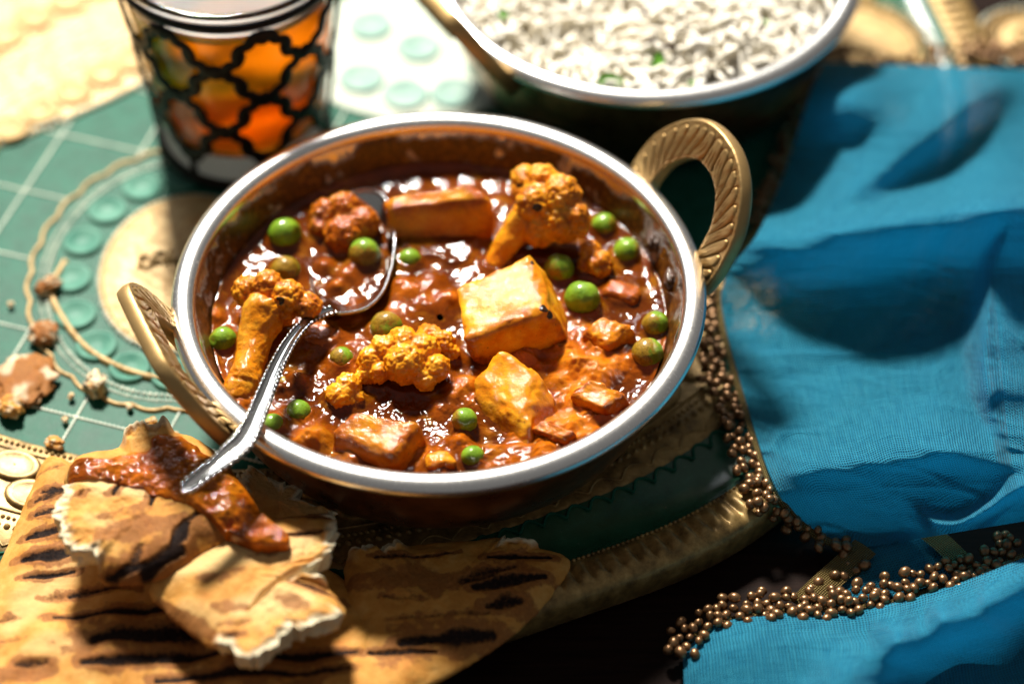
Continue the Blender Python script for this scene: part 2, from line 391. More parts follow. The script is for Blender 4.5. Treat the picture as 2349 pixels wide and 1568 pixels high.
@mat('gold_thread')
def _(n):
    v = n.attr('weave', True); a = n.math('SINE', n.math('MULTIPLY', n.math('ADD', n.sep(v, 0), n.sep(v, 1)), 42.0)); b = n.math('SINE', n.math('MULTIPLY', n.math('SUBTRACT', n.sep(v, 0), n.sep(v, 1)), 42.0))
    h = n.math('MULTIPLY', a, b)
    n.set(color=n.ramp(h, [(0.1, (0.10, 0.065, 0.018)), (0.9, (0.40, 0.29, 0.095))]), metal=0.45, rough=0.4, normal=n.bump(h, 0.8, 0.05))
@mat('rice')
def _(n):
    g = n.noise(1.2, 3, 0.6)
    n.set(color=n.ramp(g, [(0.3, (0.93, 0.87, 0.73)), (0.7, (0.97, 0.94, 0.86))]), rough=0.45, sss=0.0, normal=n.bump(n.noise(14, 2), 0.2, 0.02))
    tr = n.n('ShaderNodeBsdfTranslucent'); n.put(tr.inputs[0], (0.96, 0.92, 0.80)); ms = n.n('ShaderNodeMixShader'); ms.inputs[0].default_value = 0.16
    n.t.links.new(n.b.outputs[0], ms.inputs[1]); n.t.links.new(tr.outputs[0], ms.inputs[2]); n.t.links.new(ms.outputs[0], n.out.inputs[0])
@mat('herb')
def _(n):
    g = n.noise(3, 4, 0.6); n.set(color=n.ramp(g, [(0.3, (0.05, 0.17, 0.012)), (0.7, (0.14, 0.36, 0.03))]), rough=0.35, sss=0.2, ssss=0.1 * S, sssr=(.5, 1, .2), normal=n.bump(g, 0.3, 0.03))
@mat('black_metal')
def _(n):
    g = n.noise(6, 4, 0.6); n.set(color=(0.010, 0.008, 0.008), rough=n.mixf(g, 0.35, 0.5), spec=0.15, normal=n.bump(g, 0.2, 0.02))
@mat('clear_glass')
def _(n): n.set(color=(0.97, 0.96, 0.93), rough=0.02, trans=1.0, ior=1.45)
@mat('light_filled_glass')  # white translucent mix stands in for light focused through a clear glass foot
def _(n):
    n.set(color=(0.9, 0.9, 0.88), rough=0.08, coat=0.5)
    tr = n.n('ShaderNodeBsdfTranslucent'); n.put(tr.inputs[0], (0.95, 0.95, 0.93)); ms = n.n('ShaderNodeMixShader'); ms.inputs[0].default_value = 0.85
    n.t.links.new(n.b.outputs[0], ms.inputs[1]); n.t.links.new(tr.outputs[0], ms.inputs[2]); n.t.links.new(ms.outputs[0], n.out.inputs[0])
@mat('tea')
def _(n): n.set(color=(0.83, 0.27, 0.005), rough=0.28, trans=1.0, ior=1.33)

# ================================================================== table and tray
ZT = -1.15
tt = MB(); bx = A0([[-75, -60, ZT - 3], [75, -60, ZT - 3], [75, 75, ZT - 3], [-75, 75, ZT - 3], [-75, -60, ZT], [75, -60, ZT], [75, 75, ZT], [-75, 75, ZT]], float)
tt.add(bx, A0([[0, 3, 2, 1], [4, 5, 6, 7], [0, 1, 5, 4], [1, 2, 6, 5], [2, 3, 7, 6], [3, 0, 4, 7]]))
tt.mk('table', MAT['dark_wood'], smooth=False, loc=(0, 0, ZT), kind='structure')

edge_px = [(1790, 1150), (1748, 1170), (1647, 1228), (1503, 1287), (1342, 1357), (1198, 1420)]
ep = PV([p[0] for p in edge_px], [p[1] for p in edge_px], np.full(len(edge_px), 0.35))
# circle through the visible edge, radius fixed
TR = 29.0
best = None
for cxx in np.arange(-22, 4, 0.25):
    for cyy in np.arange(6, 30, 0.25):
        e = np.abs(np.hypot(ep[:, 0] - cxx, ep[:, 1] - cyy) - TR).max()
        if best is None or e < best[0]: best = (e, cxx, cyy)
TCX, TCY = best[1], best[2]
print('TRAY', best)
tray = thing('tray', (TCX, TCY, ZT), 'large round green and gold lacquered tray with embossed medallions under the dishes', 'tray')
NS = 3000
th = np.linspace(0, 2 * pi, NS, endpoint=False)
def tray_ring(prof, ridge=None):
    V = []
    for (s, z) in prof:
        wob = 1 + 0.006 * np.cos(14 * th + 0.6) * sstep(9, 0, s)
        r = (TR - s) * wob
        zz = np.full(NS, z)
        if ridge: zz = zz + ridge(s, th)
        V.append(np.stack([TCX + r * np.cos(th), TCY + r * np.sin(th), zz], 1))
    return np.concatenate(V), grid_faces(len(prof), NS, wrap_m=True)
def flute(s, t):
    k = sstep(0.25, 0.5, s) * sstep(1.35, 1.1, s)
    return k * 0.10 * (np.abs(np.sin(t * 160)) - 0.5) * 2.0
V, F = tray_ring([(0.3, ZT + 0.02), (-0.05, ZT + 0.3), (-0.1, 0.0), (0.0, 0.3), (0.2, 0.42), (0.35, 0.46), (0.5, 0.46), (0.75, 0.44), (1.0, 0.40), (1.2, 0.36), (1.3, 0.30), (1.5, 0.22)], flute)
mk('rim', V, F, MAT['old_gold'], tray)
V, F = tray_ring([(1.48, 0.23), (1.7, 0.05), (2.1, -0.14), (2.6, -0.2), (3.1, -0.12), (3.5, 0.02), (3.75, 0.06)])
mk('trough', V, F, MAT['glossy_green'], tray)
V, F = tray_ring([(3.74, 0.03), (3.85, 0.10), (5.0, 0.10), (8.2, 0.10), (8.35, 0.03)])
mk('border_band', V, F, MAT['old_gold'], tray)
V, F = tray_ring([(8.33, 0.0), (12, 0.0), (20, 0.0), (26, 0.0), (28.98, 0.0)])
mk('tray_floor', V, F, MAT['green_lacquer'], tray)
V, F = tray_ring([(0.3, ZT + 0.03), (4, ZT + 0.03), (28.9, ZT + 0.03)])
mk('underside', V, F, MAT['dark_wood'], tray)
def vis_ang(s, a0=-100, a1=-20):
    return radians(a0), radians(a1)
def on_ring(s, t, z): return A0([TCX + (TR - s) * (1 + 0.006 * cos(14 * t + 0.6) * float(sstep(9, 0, s))) * cos(t), TCY + (TR - s) * (1 + 0.006 * cos(14 * t + 0.6) * float(sstep(9, 0, s))) * sin(t), z])
# bead rows and scallops on the border
def bead_row(s, r, gap, a0, a1, z=0.1, h=None):
    b = MB(); t = radians(a0)
    while t < radians(a1):
        b.add(*dome(on_ring(s, t, z), r * random.uniform(.85, 1.1), (h or r * 0.8), 8, 2)); t += gap / (TR - s)
    return b
bead_row(4.75, 0.13, 0.34, -120, 0).mk('bead_row', MAT['old_gold'], parent=tray, kind='stuff')
bead_row(5.1, 0.085, 0.21, -120, 0).mk('bead_row', MAT['old_gold'], parent=tray, kind='stuff')
bead_row(8.1, 0.09, 0.22, -140, 0).mk('bead_row', MAT['old_gold'], parent=tray, kind='stuff')
bead_row(1.42, 0.07, 0.18, -120, 0, 0.28).mk('bead_row', MAT['old_gold'], parent=tray, kind='stuff')
def ring_line(s, r, a0, a1, z, amp=0.0, per=1.0, n=900):
    t = np.linspace(radians(a0), radians(a1), n); q = t * (TR - s) / per
    return A0([on_ring(s + amp * (abs(sin(pi * qq)) - 0.5), tt_, z) for tt_, qq in zip(t, q)])
for s, r, amp, per, m in ((3.55, 0.055, 0.42, 0.85, 'green_lacquer'), (4.15, 0.05, 0.40, 1.25, 'old_gold'), (5.4, 0.06, 0, 1, 'old_gold'), (7.85, 0.06, 0, 1, 'old_gold')):
    mk('scallop_line' if amp else 'raised_line', *tube(ring_line(s, r, -125, 0, 0.1 if s > 3.6 else 0.06, amp, per), r, r * 1.2, 6), MAT[m], tray)
# round petals on the border band, alternate row overlapping like scales
t = radians(-118); k = 0
while t < radians(-8):
    s = 6.2 if k % 2 == 0 else 7.2
    c = on_ring(s, t, 0.10); T = A0([-sin(t), cos(t), 0]); N = A0([cos(t), sin(t), 0])
    V0, F0 = revolve([(1.0, 0), (0.97, 0.10), (0.86, 0.16), (0.7, 0.12), (0.4, 0.10), (0.05, 0.11)], 28)
    V = c + np.outer(V0[:, 0] * 0.98, T) + np.outer(V0[:, 1] * 0.66, N) + np.outer(V0[:, 2], [0, 0, 1.0])
    mk('petal', V, F0, MAT['old_gold'], tray); t += 1.12 / (TR - 6.5); k += 1

def dimple(u, v, r, m, name='dimple'):
    c = PV(u, v, 0.0)
    V, F = revolve([(r * 1.12, -0.01), (r * 1.08, 0.10), (r, 0.17), (r * 0.92, 0.15), (r * 0.75, 0.075), (r * 0.5, 0.035), (0.02, 0.02)], 28, (c[0], c[1], 0.0))
    return mk(name, V, F, MAT[m], tray)
def plate(pts_px, z0, z1, m, name, world=False, closed_n=160):
    p = A0(pts_px, float)
    w_ = p if world else PV(p[:, 0], p[:, 1], np.full(len(p), z1))[:, :2]
    q = smooth_curve(w_, closed_n, True); c = q.mean(0); V = []
    for k, z in ((1.0, z0), (1.0, z1 - 0.02), (0.985, z1), (0.5, z1), (0.01, z1)):
        V.append(np.column_stack([c + (q - c) * k, np.full(closed_n, z)]))
    return mk(name, np.concatenate(V), grid_faces(5, closed_n, wrap_m=True), MAT[m], tray)
def ell(c, a, b, n=40, rz=0.0):
    t = np.linspace(0, 2 * pi, n, endpoint=False); x = a * np.cos(t); y = b * np.sin(t)
    return np.stack([c[0] + x * cos(rz) - y * sin(rz), c[1] + x * sin(rz) + y * cos(rz)], 1)
def bead_loop(path, r, gap, m, z=0.0, closed=True, name='bead_border'):
    L = np.linalg.norm(np.diff(np.concatenate([path, path[:1]] if closed else [path]), axis=0), axis=1).sum()
    q = smooth_curve(path, max(4, int(L / gap)), closed); b = MB()
    for x, y in q: b.add(*dome((x, y, z), r * random.uniform(.8, 1.15), r * 0.85, 7, 2))
    return b.mk(name, MAT[m], parent=tray, kind='stuff')
# left medallion beside the pot
mc = PV(425, 625, 0.0)[:2]
plate(ell(mc, 3.15, 4.1), 0.0, 0.13, 'gold_lacquer', 'medallion_plate', True)
bead_loop(ell(mc, 3.15, 4.1), 0.11, 0.23, 'pale_line', 0.05)
bead_loop(ell(mc, 3.0, 3.95), 0.07, 0.17, 'gold_lacquer', 0.12)
for a in np.radians(np.arange(98, 290, 21.5)):
    c = ell(mc, 4.15, 5.15, 1)[0] * 0 + mc + A0([4.15 * cos(a), 5.2 * sin(a)])
    V, F = revolve([(0.76, -0.01), (0.74, 0.10), (0.68, 0.16), (0.60, 0.14), (0.38, 0.04), (0.2, 0.02), (0.02, 0.015)], 28, (c[0], c[1], 0))
    mk('dimple', V, F, MAT['pale_teal'], tray)
o1 = ell(mc, 5.05, 6.15); bead_loop(o1, 0.10, 0.21, 'pale_line'); bead_loop(ell(mc, 5.3, 6.4), 0.07, 0.16, 'pale_line')
sc_t = np.linspace(0, 2 * pi, 600, endpoint=False)
sl = np.stack([mc[0] + (5.62 + 0.16 * np.abs(np.sin(14 * sc_t))) * np.cos(sc_t), mc[1] + (6.75 + 0.16 * np.abs(np.sin(14 * sc_t))) * np.sin(sc_t), np.full(600, 0.02)], 1)
mk('scallop_line', *tube(sl, 0.085, 0.10, 6), MAT['gold_lacquer'], tray)
tl = smooth_curve(PV([150, 118, 150, 200, 262, 330, 400], [600, 668, 740, 800, 838, 862, 872], np.full(7, 0.05)), 60)
mk('curved_line', *tube(tl, 0.12, 0.16, 8), MAT['gold_lacquer'], tray)
bb = MB()
for k in range(26):
    c = PV(random.uniform(318, 415), 0, 0); u = random.uniform(320, 420); v = 585 + random.uniform(-14, 14) + (u - 370) * 0.05 + abs(u - 390) * .35
    p = PV(u, v, 0.13); bb.add(*dome(p, random.uniform(.10, .16), 0.12, 8, 2))
bb.mk('bead_cluster', MAT['old_gold'], parent=tray, kind='stuff')
# diamond lines on the green
gd = radians(-17.5); gx = A0([cos(gd), sin(gd)]); gy = A0([-sin(gd), cos(gd)]); g0 = PV(175, 957, 0.0)[:2]
GS = 3.35
def in_green(p):
    r = TR - np.hypot(p[:, 0] - TCX, p[:, 1] - TCY)
    e = np.hypot((p[:, 0] - mc[0]) / 5.75, (p[:, 1] - mc[1]) / 6.9)
    lim = PV(0, 335, 0)[:2], PV(330, 190, 0)[:2]; dv = lim[1] - lim[0]; nn = A0([-dv[1], dv[0]]) / np.linalg.norm(dv)
    return (r > 8.6) & (e > 1.0) & (((p - lim[0]) @ nn) < -0.2)
for axis in (0, 1):
    for k in range(-4, 7):
        a, b = (gx, gy) if axis == 0 else (gy, gx)
        q = g0 + b * (GS * k) + np.outer(np.arange(-24, 24, 0.17), a); q = q[in_green(q)]
        q = q[(q[:, 0] > -22) & (q[:, 0] < 3)]
        for run in np.split(q, np.where(np.linalg.norm(np.diff(q, axis=0), axis=1) > 0.3)[0] + 1):
            if len(run) < 6: continue
            b_ = MB(); nn_ = len(run); st = np.column_stack([run, np.full(nn_, 0.0)])
            b_.add(*tube(st, 0.05, 0.02, 6))
            V_, F_ = b_.get(); sd = A0([-a[1], a[0], 0.0])
            zig = [np.column_stack([run + 0.0, np.full(nn_, 0.015)])]
            tw = np.repeat(run, 2, axis=0); k_ = np.arange(len(tw)); wz = 0.025 + 0.045 * (k_ % 2)
            mk('dotted_line', *tube(np.column_stack([tw + np.outer((k_ % 2) * 0.085 * 0.0, sd[:2]) + np.outer((k_ % 2) * 0.085, a), np.full(len(tw), 0.0)]), wz * 1.1, 0.03 + 0.04 * (k_ % 2), 8), MAT['pale_line'], tray)
# gold field at the far left with dimples
gf = [(-260, 420), (0, 335), (180, 262), (330, 190), (480, 90), (640, -60), (500, -300), (-300, -300)]
plate(gf, 0.0, 0.10, 'gold_lacquer', 'gold_field')
e0 = PV([-100, 0, 180, 330, 480, 600], [372, 335, 262, 190, 90, -20], np.full(6, 0.0))[:, :2]
bead_loop(e0, 0.13, 0.26, 'pale_line', 0.08, False)
bead_loop(PV([-60, 0, 120, 260, 330], [268, 248, 182, 102, 50], np.zeros(5))[:, :2], 0.10, 0.22, 'pale_line', 0.10, False)
bead_loop(PV([-60, 0, 120, 200], [205, 178, 112, 60], np.zeros(4))[:, :2], 0.08, 0.2, 'pale_line', 0.10, False)
for (u, v) in [(-50, 335), (22, 298), (94, 258), (168, 215), (241, 172), (305, 140), (-40, 120), (16, 86), (80, 45), (155, 8), (225, -30)]:
    c = PV(u, v, 0.1); V, F = revolve([(0.80, 0.0), (0.77, 0.12), (0.70, 0.20), (0.60, 0.17), (0.36, 0.05), (0.02, 0.02)], 24, (c[0], c[1], 0.09))
    mk('dimple', V, F, MAT['gold_lacquer'], tray)
# medallion between the cup and the rice dish, glare painted in as pale colour
pc = PV(960, 120, 0)[:2]
plate(ell(pc, 5.0, 4.2), 0.0, 0.08, 'pale_line', 'medallion_plate', True)
for (u, v) in [(830, 180), (930, 218), (1040, 214), (1120, 150), (850, 60), (960, 110)]: 
    c = PV(u, v, 0.1); V, F = revolve([(0.95, 0.0), (0.9, 0.12), (0.8, 0.17), (0.68, 0.12), (0.4, 0.06), (0.02, 0.05)], 24, (c[0], c[1], 0.06))
    mk('dimple', V, F, MAT['glare_teal'], tray)
# gold medallions at the far right
for (u, v, r, r2) in [(1950, 118, 2.75, 0), (2352, 85, 1.15, .35)]:
    c = PV(u, v, 0)[:2]; plate(ell(c, r, r), 0.0, 0.14, 'gold_lacquer', 'medallion_plate', True)
    lp = np.column_stack([ell(c, r, r, 120), np.full(120, 0.1)]); lp = np.concatenate([lp, lp[:1]])
    mk('raised_line', *tube(lp, 0.14, 0.16, 8), MAT['old_gold'], tray)
    bead_loop(ell(c, r + 0.42, r + 0.42), 0.16, 0.34, 'gold_lacquer'); bead_loop(ell(c, r + 0.75, r + .75), 0.10, 0.24, 'pale_line')
    if r2: mk('raised_line', *tube(np.column_stack([ell(c, r2, r2, 60), np.full(60, .14)]), 0.12, 0.12, 8), MAT['old_gold'], tray)

# ================================================================== two-handled dishes
def handle(parent, ang, R, zb, beta, hw=3.15, hh=3.95, band=1.28, label=None):
    ca, sa = cos(radians(ang)), sin(radians(ang))
    t_ = A0([-sa, ca, 0]); w_ = A0([ca * cos(beta), sa * cos(beta), sin(beta)]); n_ = np.cross(t_, w_)
    if n_[2] < 0: n_ = -n_
    base = A0([ca * R, sa * R, zb]) + ORG[parent.name]
    n, m = 560, 44
    s = np.linspace(0, 1, n)
    # arch outline in the (t, w) plane
    ctl_o = [(hw * 0.86, -1.3), (hw * 0.98, -0.3), (hw, 0.7), (hw * 0.9, 1.9), (hw * 0.62, 3.1), (hw * 0.25, hh - 0.13), (-hw * 0.25, hh - 0.05), (-hw * 0.66, 3.25), (-hw * 0.93, 2.0), (-hw, 0.7), (-hw * 0.98, -0.3), (-hw * 0.86, -1.3)]
    O = smooth_curve(ctl_o, n)
    c0 = A0([0, 0.55])
    T = np.gradient(O, axis=0); T /= np.linalg.norm(T, axis=1)[:, None]; Nn = np.stack([-T[:, 1], T[:, 0]], 1)
    Nn *= np.sign(((c0 - O) * Nn).sum(1))[:, None]
    bw = band * (1 + 0.06 * np.sin(s * pi))
    # cross-section: face strip (front), inner edge, back strip, outer edge
    cs = []
    for q in np.linspace(0.02, 0.98, 26): cs.append((q, 1.0, 1))
    cs += [(1.0, 0.75, 0), (1.02, 0.0, 0), (1.0, -0.75, 0)]
    for q in np.linspace(0.98, 0.02, 10): cs.append((q, -1.0, -1))
    cs += [(0.0, -0.75, 0), (-0.02, -0.3, 0), (-0.02, 0.3, 0), (0.0, 0.75, 0)]
    cs = A0(cs); m = len(cs); half = 0.26
    npet = 21
    V = np.zeros((n, m, 3)); rel = np.ones((n, m)) * 0.75
    for j, (q, d, side) in enumerate(cs):
        h = np.zeros(n)
        if side == 1:
            ph = s * npet + -2.7 * (q - 0.5) * (0.65 + 0.5 * q) * np.where(s < 0.5, -1, 1) * sstep(0.0, 0.12, np.abs(s - .5)); fr = ph - np.floor(ph)
            edge = 0.13 + 0.20 * np.abs(2 * fr - 1) ** 2.4                     # rounded tips near the outer edge
            inside = sstep(edge - 0.02, edge + 0.05, q) * sstep(0.97, 0.90, q)
            groove = np.exp(-((fr - np.round(fr)) / 0.075) ** 2)
            vein = (np.exp(-((fr - 0.36) / 0.05) ** 2) + np.exp(-((fr - 0.66) / 0.05) ** 2)) * sstep(.36, .62, q)
            line = np.exp(-((q - edge) / 0.028) ** 2)
            h = inside * (0.05 * (1 - (2 * fr - 1) ** 4) - 0.10 * groove - 0.05 * vein) - 0.035 * line
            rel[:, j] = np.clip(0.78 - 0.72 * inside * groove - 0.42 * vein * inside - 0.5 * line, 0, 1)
            h += 0.02 * fbm(np.stack([s * 60, np.full(n, q * 3), np.zeros(n)], 1), 3, 5)
        P2 = O + Nn * (bw * q)[:, None]
        off = half * d + h
        V[:, j] = base + P2[:, :1] * t_ + P2[:, 1:] * w_ + off[:, None] * n_
    # face with petals on top (n_ up): always the visible inner/upper face
    if np.dot(n_, CAM - base) < 0:
        V2 = V.copy()
        for j in range(m):
            c = base + (((V[:, j] - base) @ t_)[:, None]) * t_ + (((V[:, j] - base) @ w_)[:, None]) * w_
            V2[:, j] = c - (V[:, j] - c)
        V = V2
    F = grid_faces(n, m, wrap_m=True)
    h_ = mk('handle', V.reshape(-1, 3), F, MAT['brass'], parent, attrs={'relief': rel.ravel()})
    for sgn in (1, -1):
        p = base + t_ * (sgn * hw * 0.62) + w_ * (-0.45) + n_ * 0.0 + A0([ca, sa, 0]) * 0.05
        V, F = revolve([(0.02, 0.36), (0.22, 0.33), (0.36, 0.2), (0.40, 0.0), (0.40, -0.5)], 20)
        R_ = A0(Vector((ca, sa, 0.25)).to_track_quat('Z', 'Y').to_matrix())
        mk('rivet', V @ R_.T * 0.75 + p, F, MAT['brass'], h_, attrs={'relief': np.full(len(V), .7)})
    return h_

def dish(name, c, k, label, inner, kh=1.0):
    o = thing(name, c, label, 'cooking dish', None); c = A0(c)
    prof = A0([(0.05, 0.03), (6.0, 0.0), (6.6, 0.18), (7.3, 0.85), (7.85, 1.9), (8.2, 3.0), (8.4, 4.0), (8.48, 4.5)]) * A0([k, kh])
    q = smooth_curve(prof, 40); V, F = revolve(q, 200, c)
    mk('body', V, F, MAT['copper'], o)
    rim = A0([(8.22, 4.62), (8.24, 4.82), (8.30, 4.95), (8.42, 5.03), (8.60, 5.07), (8.80, 5.04), (8.96, 4.95), (9.04, 4.80), (9.03, 4.63), (8.92, 4.50), (8.70, 4.42), (8.46, 4.43)])
    rim[:, 0] = (rim[:, 0] - 8.6) * 1.0 + 8.6 * k + (0.0); rim[:, 1] += 5 * kh - 5
    V, F = revolve(smooth_curve(rim, 40), 240, c); mk('rim', V, F, MAT['steel'], o)
    ip = A0([(8.235, 4.66), (8.15, 4.45), (7.98, 3.95), (7.72, 3.2), (7.3, 2.3), (6.7, 1.4), (5.8, 0.7), (4.8, 0.45), (0.05, 0.4)]) * A0([k, kh]); ip[0] = (8.6 * k - 0.365, 5 * kh - 0.34)
    V, F = revolve(smooth_curve(ip, 60), 240, c); mk('inner_wall', V, F, MAT[inner], o)
    return o
pot = dish('serving_pot', (0, 0, 0.19), 1.0, 'round steel and copper dish in front holding vegetable curry, brass loop handle on each side', 'stained_steel', 0.965)
handle(pot, 24, 8.95, 4.2, radians(62))
handle(pot, 204, 8.72, 4.1, radians(62), hh=3.5)
RZ = 5.3; rc = PV(1481, -92, RZ + .1)
rice_dish = dish('serving_dish', (rc[0], rc[1], 0.19), 0.92, 'smaller copper dish with steel rim at the back, filled with white rice', 'plain_steel_inside', 1.05)
for a in (213, 33): handle(rice_dish, a, 8.12, 4.75, radians(60), 2.7, 3.4, 0.9)
print('rice centre', rc)

# ================================================================== food in the pot
ZS = 3.42
SOL = []            # (x, y, r) of solids for the meniscus
def remesh(V, F, vox):
    me = bpy.data.meshes.new('tmp'); me.from_pydata([tuple(v) for v in V], [], [list(map(int, f)) for ff in (F if isinstance(F, list) else [F]) for f in ff])
    o = bpy.data.objects.new('tmp', me); col.objects.link(o)
    md = o.modifiers.new('r', 'REMESH'); md.mode = 'VOXEL'; md.voxel_size = vox
    m2 = o.modifiers.new('s', 'SMOOTH'); m2.iterations = 3; m2.factor = 0.5
    dg = bpy.context.evaluated_depsgraph_get(); ev = o.evaluated_get(dg); em = ev.to_mesh()
    n = len(em.vertices); co = np.zeros(n * 3, np.float32); em.vertices.foreach_get('co', co)
    no = np.zeros(n * 3, np.float32); em.vertices.foreach_get('normal', no)
    nl = len(em.loops); li = np.zeros(nl, np.int32); em.loops.foreach_get('vertex_index', li)
    ls = np.zeros(len(em.polygons), np.int32); em.polygons.foreach_get('loop_total', ls)
    assert (ls == 4).all(); ev.to_mesh_clear(); bpy.data.objects.remove(o); bpy.data.meshes.remove(me)
    return co.reshape(-1, 3).astype(float), no.reshape(-1, 3).astype(float), li.reshape(-1, 4)
def char_at(V, spots):
    c = np.zeros(len(V))
    for (u, v, z, r) in spots:
        p = PV(u, v, z); d = np.linalg.norm(V - p, axis=1); c = np.maximum(c, np.exp(-(d / r) ** 2))
    return c
def floret(lobes, stem, label, glaze=0.3, seed=0, chars=(), curd=1.0):
    b = MB(); IV, IF = ICO[3]; hc = np.mean([PV(u, v, z) for u, v, z, r in lobes], axis=0); rads = []
    for (u, v, z, r) in lobes:
        p = PV(u, v, z); k = r / 67.0; b.add(IV * k + p, IF); rads.append(k); SOL.append((p[0], p[1], k))
    if stem:
        P_ = A0([PV(u, v, z) for u, v, z, r in stem]); q = smooth_curve(np.column_stack([P_, [r / 67.0 for *_, r in stem]]), 24)
        b.add(*tube(q[:, :3], q[:, 3], q[:, 3] * 0.9, 14, up=(0.3, 1, 0.2)))
        for p, (_, _, _, r) in zip(P_, stem): SOL.append((p[0], p[1], r / 67.0))
    V, F = b.get(); V, N, F = remesh(V, F, 0.042)
    LP = A0([PV(u, v, z) for u, v, z, r in lobes]); dl = np.min(np.linalg.norm(V[:, None] - LP[None], axis=2) - A0(rads)[None], axis=1)
    head = sstep(0.28, 0.02, dl) * curd
    if stem:
        SP = q[:, :3]; ds = np.min(np.linalg.norm(V[:, None] - SP[None, :16], axis=2) - q[None, :16, 3], axis=1); head = head * sstep(0.0, 0.22, ds)
    w1 = worley(V * 3.4, seed); w2 = worley(V * 8.0, seed + 9)
    disp = head * (0.12 * (0.60 - w1) + 0.085 * (0.55 - w2)) + 0.035 * fbm(V * 2.2, 4, seed) + (1 - head) * 0.11 * fbm(V * A0([1.4, 1.4, 1.4]) + 3, 4, seed)
    V = V + N * disp[:, None]
    gl = np.clip(glaze + 0.45 * fbm(V * 1.1, 4, seed + 3) + 0.55 * sstep(ZS + 0.55, ZS + 0.0, V[:, 2]) + head * 0.5 * sstep(.45, .75, w1) - .1, 0, 1)
    org = (hc[0], hc[1], V[:, 2].min())
    return mk('cauliflower_floret', V, F, MAT['cauliflower'], loc=org, attrs={'glaze': gl, 'char': char_at(V, chars)}, label=label, cat='cauliflower', group='cauliflower florets in the curry')
floret([(1205, 412, 5.3, 34), (1243, 415, 5.5, 42), (1285, 450, 5.4, 50), (1318, 495, 5.0, 36), (1230, 465, 5.2, 46), (1285, 505, 4.7, 55), (1240, 520, 4.4, 48), (1196, 440, 5.1, 26), (1325, 520, 4.7, 26)],
       [(1135, 612, 3.3, 27), (1152, 575, 3.7, 30), (1185, 530, 4.2, 36), (1228, 480, 4.9, 46)], 'tall orange cauliflower floret standing at the back right with its stem down to the left', 0.22, 1, [(1195, 425, 5.4, .22), (1232, 478, 5.6, .28), (1248, 490, 5.5, .2)])
floret([(572, 668, 4.5, 38), (612, 660, 4.8, 40), (660, 682, 4.8, 40), (706, 702, 4.6, 32), (640, 705, 4.4, 44), (596, 690, 4.4, 38)],
       [(540, 940, 3.0, 22), (548, 915, 3.3, 40), (560, 880, 3.55, 44), (572, 835, 3.7, 38), (585, 780, 4.0, 40), (606, 725, 4.35, 52), (620, 700, 4.5, 50)], 'long brown cauliflower floret lying along the left side under the spoon neck', 0.42, 2, [(640, 690, 5.2, .25), (655, 715, 5.0, .3), (640, 725, 4.9, .2)])
floret([(852, 826, 4.0, 32), (884, 800, 4.25, 34), (925, 788, 4.4, 38), (970, 802, 4.3, 38), (1000, 842, 4.1, 32), (930, 832, 4.2, 48), (868, 852, 3.9, 26), (975, 866, 3.9, 30), (800, 884, 3.7, 30), (778, 908, 3.6, 30), (812, 912, 3.5, 22), (838, 860, 3.7, 24)],
       None, 'bright yellow cauliflower floret in the middle of the curry, with a lobe to the left', -0.25, 3)
floret([(985, 772, 3.9, 30), (1012, 788, 3.9, 30), (1034, 806, 3.7, 20)], None, 'small yellow cauliflower crumb just behind the bright yellow floret', 0.15, 4)
floret([(1355, 578, 3.8, 26), (1376, 606, 3.8, 32), (1346, 608, 3.6, 22)], None, 'small orange cauliflower piece between the peas at right', 0.35, 5)
floret([(748, 492, 3.8, 38), (790, 480, 4.05, 40), (832, 512, 3.9, 40), (790, 540, 3.7, 48), (738, 522, 3.6, 30)], None, 'dark sauce covered cauliflower lump in the spoon near the back', 0.85, 6)

def chunk(u, v, z, size, rz, label, seed, rx=0, ry=0, glaze=0.3, rnd=0.22, chars=(), taper=0.0, colr='potato'):
    c = PV(u, v, z); n = 26; lin = np.linspace(-1, 1, n); Vs = []; Fs = []; k = 0
    g = np.stack(np.meshgrid(lin, lin, indexing='ij'), -1).reshape(-1, 2)
    b = MB()
    for ax in range(3):
        for sg in (-1, 1):
            p = np.zeros((n * n, 3)); p[:, ax] = sg; p[:, (ax + 1) % 3] = g[:, 0]; p[:, (ax + 2) % 3] = g[:, 1]
            f = grid_faces(n, n); b.add(p, f if sg > 0 else f[:, ::-1])
    V, F = b.get(); hs = A0(size) / 2
    q = V * hs; inner = np.clip(q, -(hs - rnd), hs - rnd); d = q - inner; L = np.linalg.norm(d, axis=1)[:, None]
    q = inner + d / np.maximum(L, 1e-9) * np.minimum(L, rnd)
    edge = sstep(0.35, 0.9, np.sort(np.abs(V), axis=1)[:, 1])
    if taper: q[:, :2] *= (1 - taper * (V[:, 2:3] * 0.5 + 0.5))
    wrp = np.stack([fbm(q * 0.55 + 9 * k_, 2, seed + 40 * k_) for k_ in (1, 2, 3)], 1); q = q + 0.20 * wrp
    nd = q / np.linalg.norm(q, axis=1)[:, None]
    q = q + nd * (0.075 * fbm(q * 1.8, 5, seed) + 0.03 * fbm(q * 7, 3, seed + 2))[:, None]
    W = q @ rot(rx, ry, rz).T + c
    SOL.append((c[0], c[1], 0.45 * max(size[0], size[1])))
    gl = np.clip(glaze + 0.5 * fbm(q * 0.9 + 5, 4, seed + 7) + 0.35 * edge * sstep(-.3, .4, fbm(q * 0.7, 2, seed + 5)) + 0.75 * sstep(ZS + 0.5, ZS - 0.05, W[:, 2]), 0, 1)
    # weld cube seams
    key = np.round(W, 5); _, idx, inv = np.unique(key, axis=0, return_index=True, return_inverse=True)
    F = [inv.reshape(-1)[f] for f in F]; W2 = W[idx]
    return mk('potato_chunk', W2, F, MAT[colr], loc=(c[0], c[1], W2[:, 2].min()), attrs={'glaze': gl[idx], 'char': char_at(W2, chars)}, label=label, cat='potato', group='potato chunks in the curry')
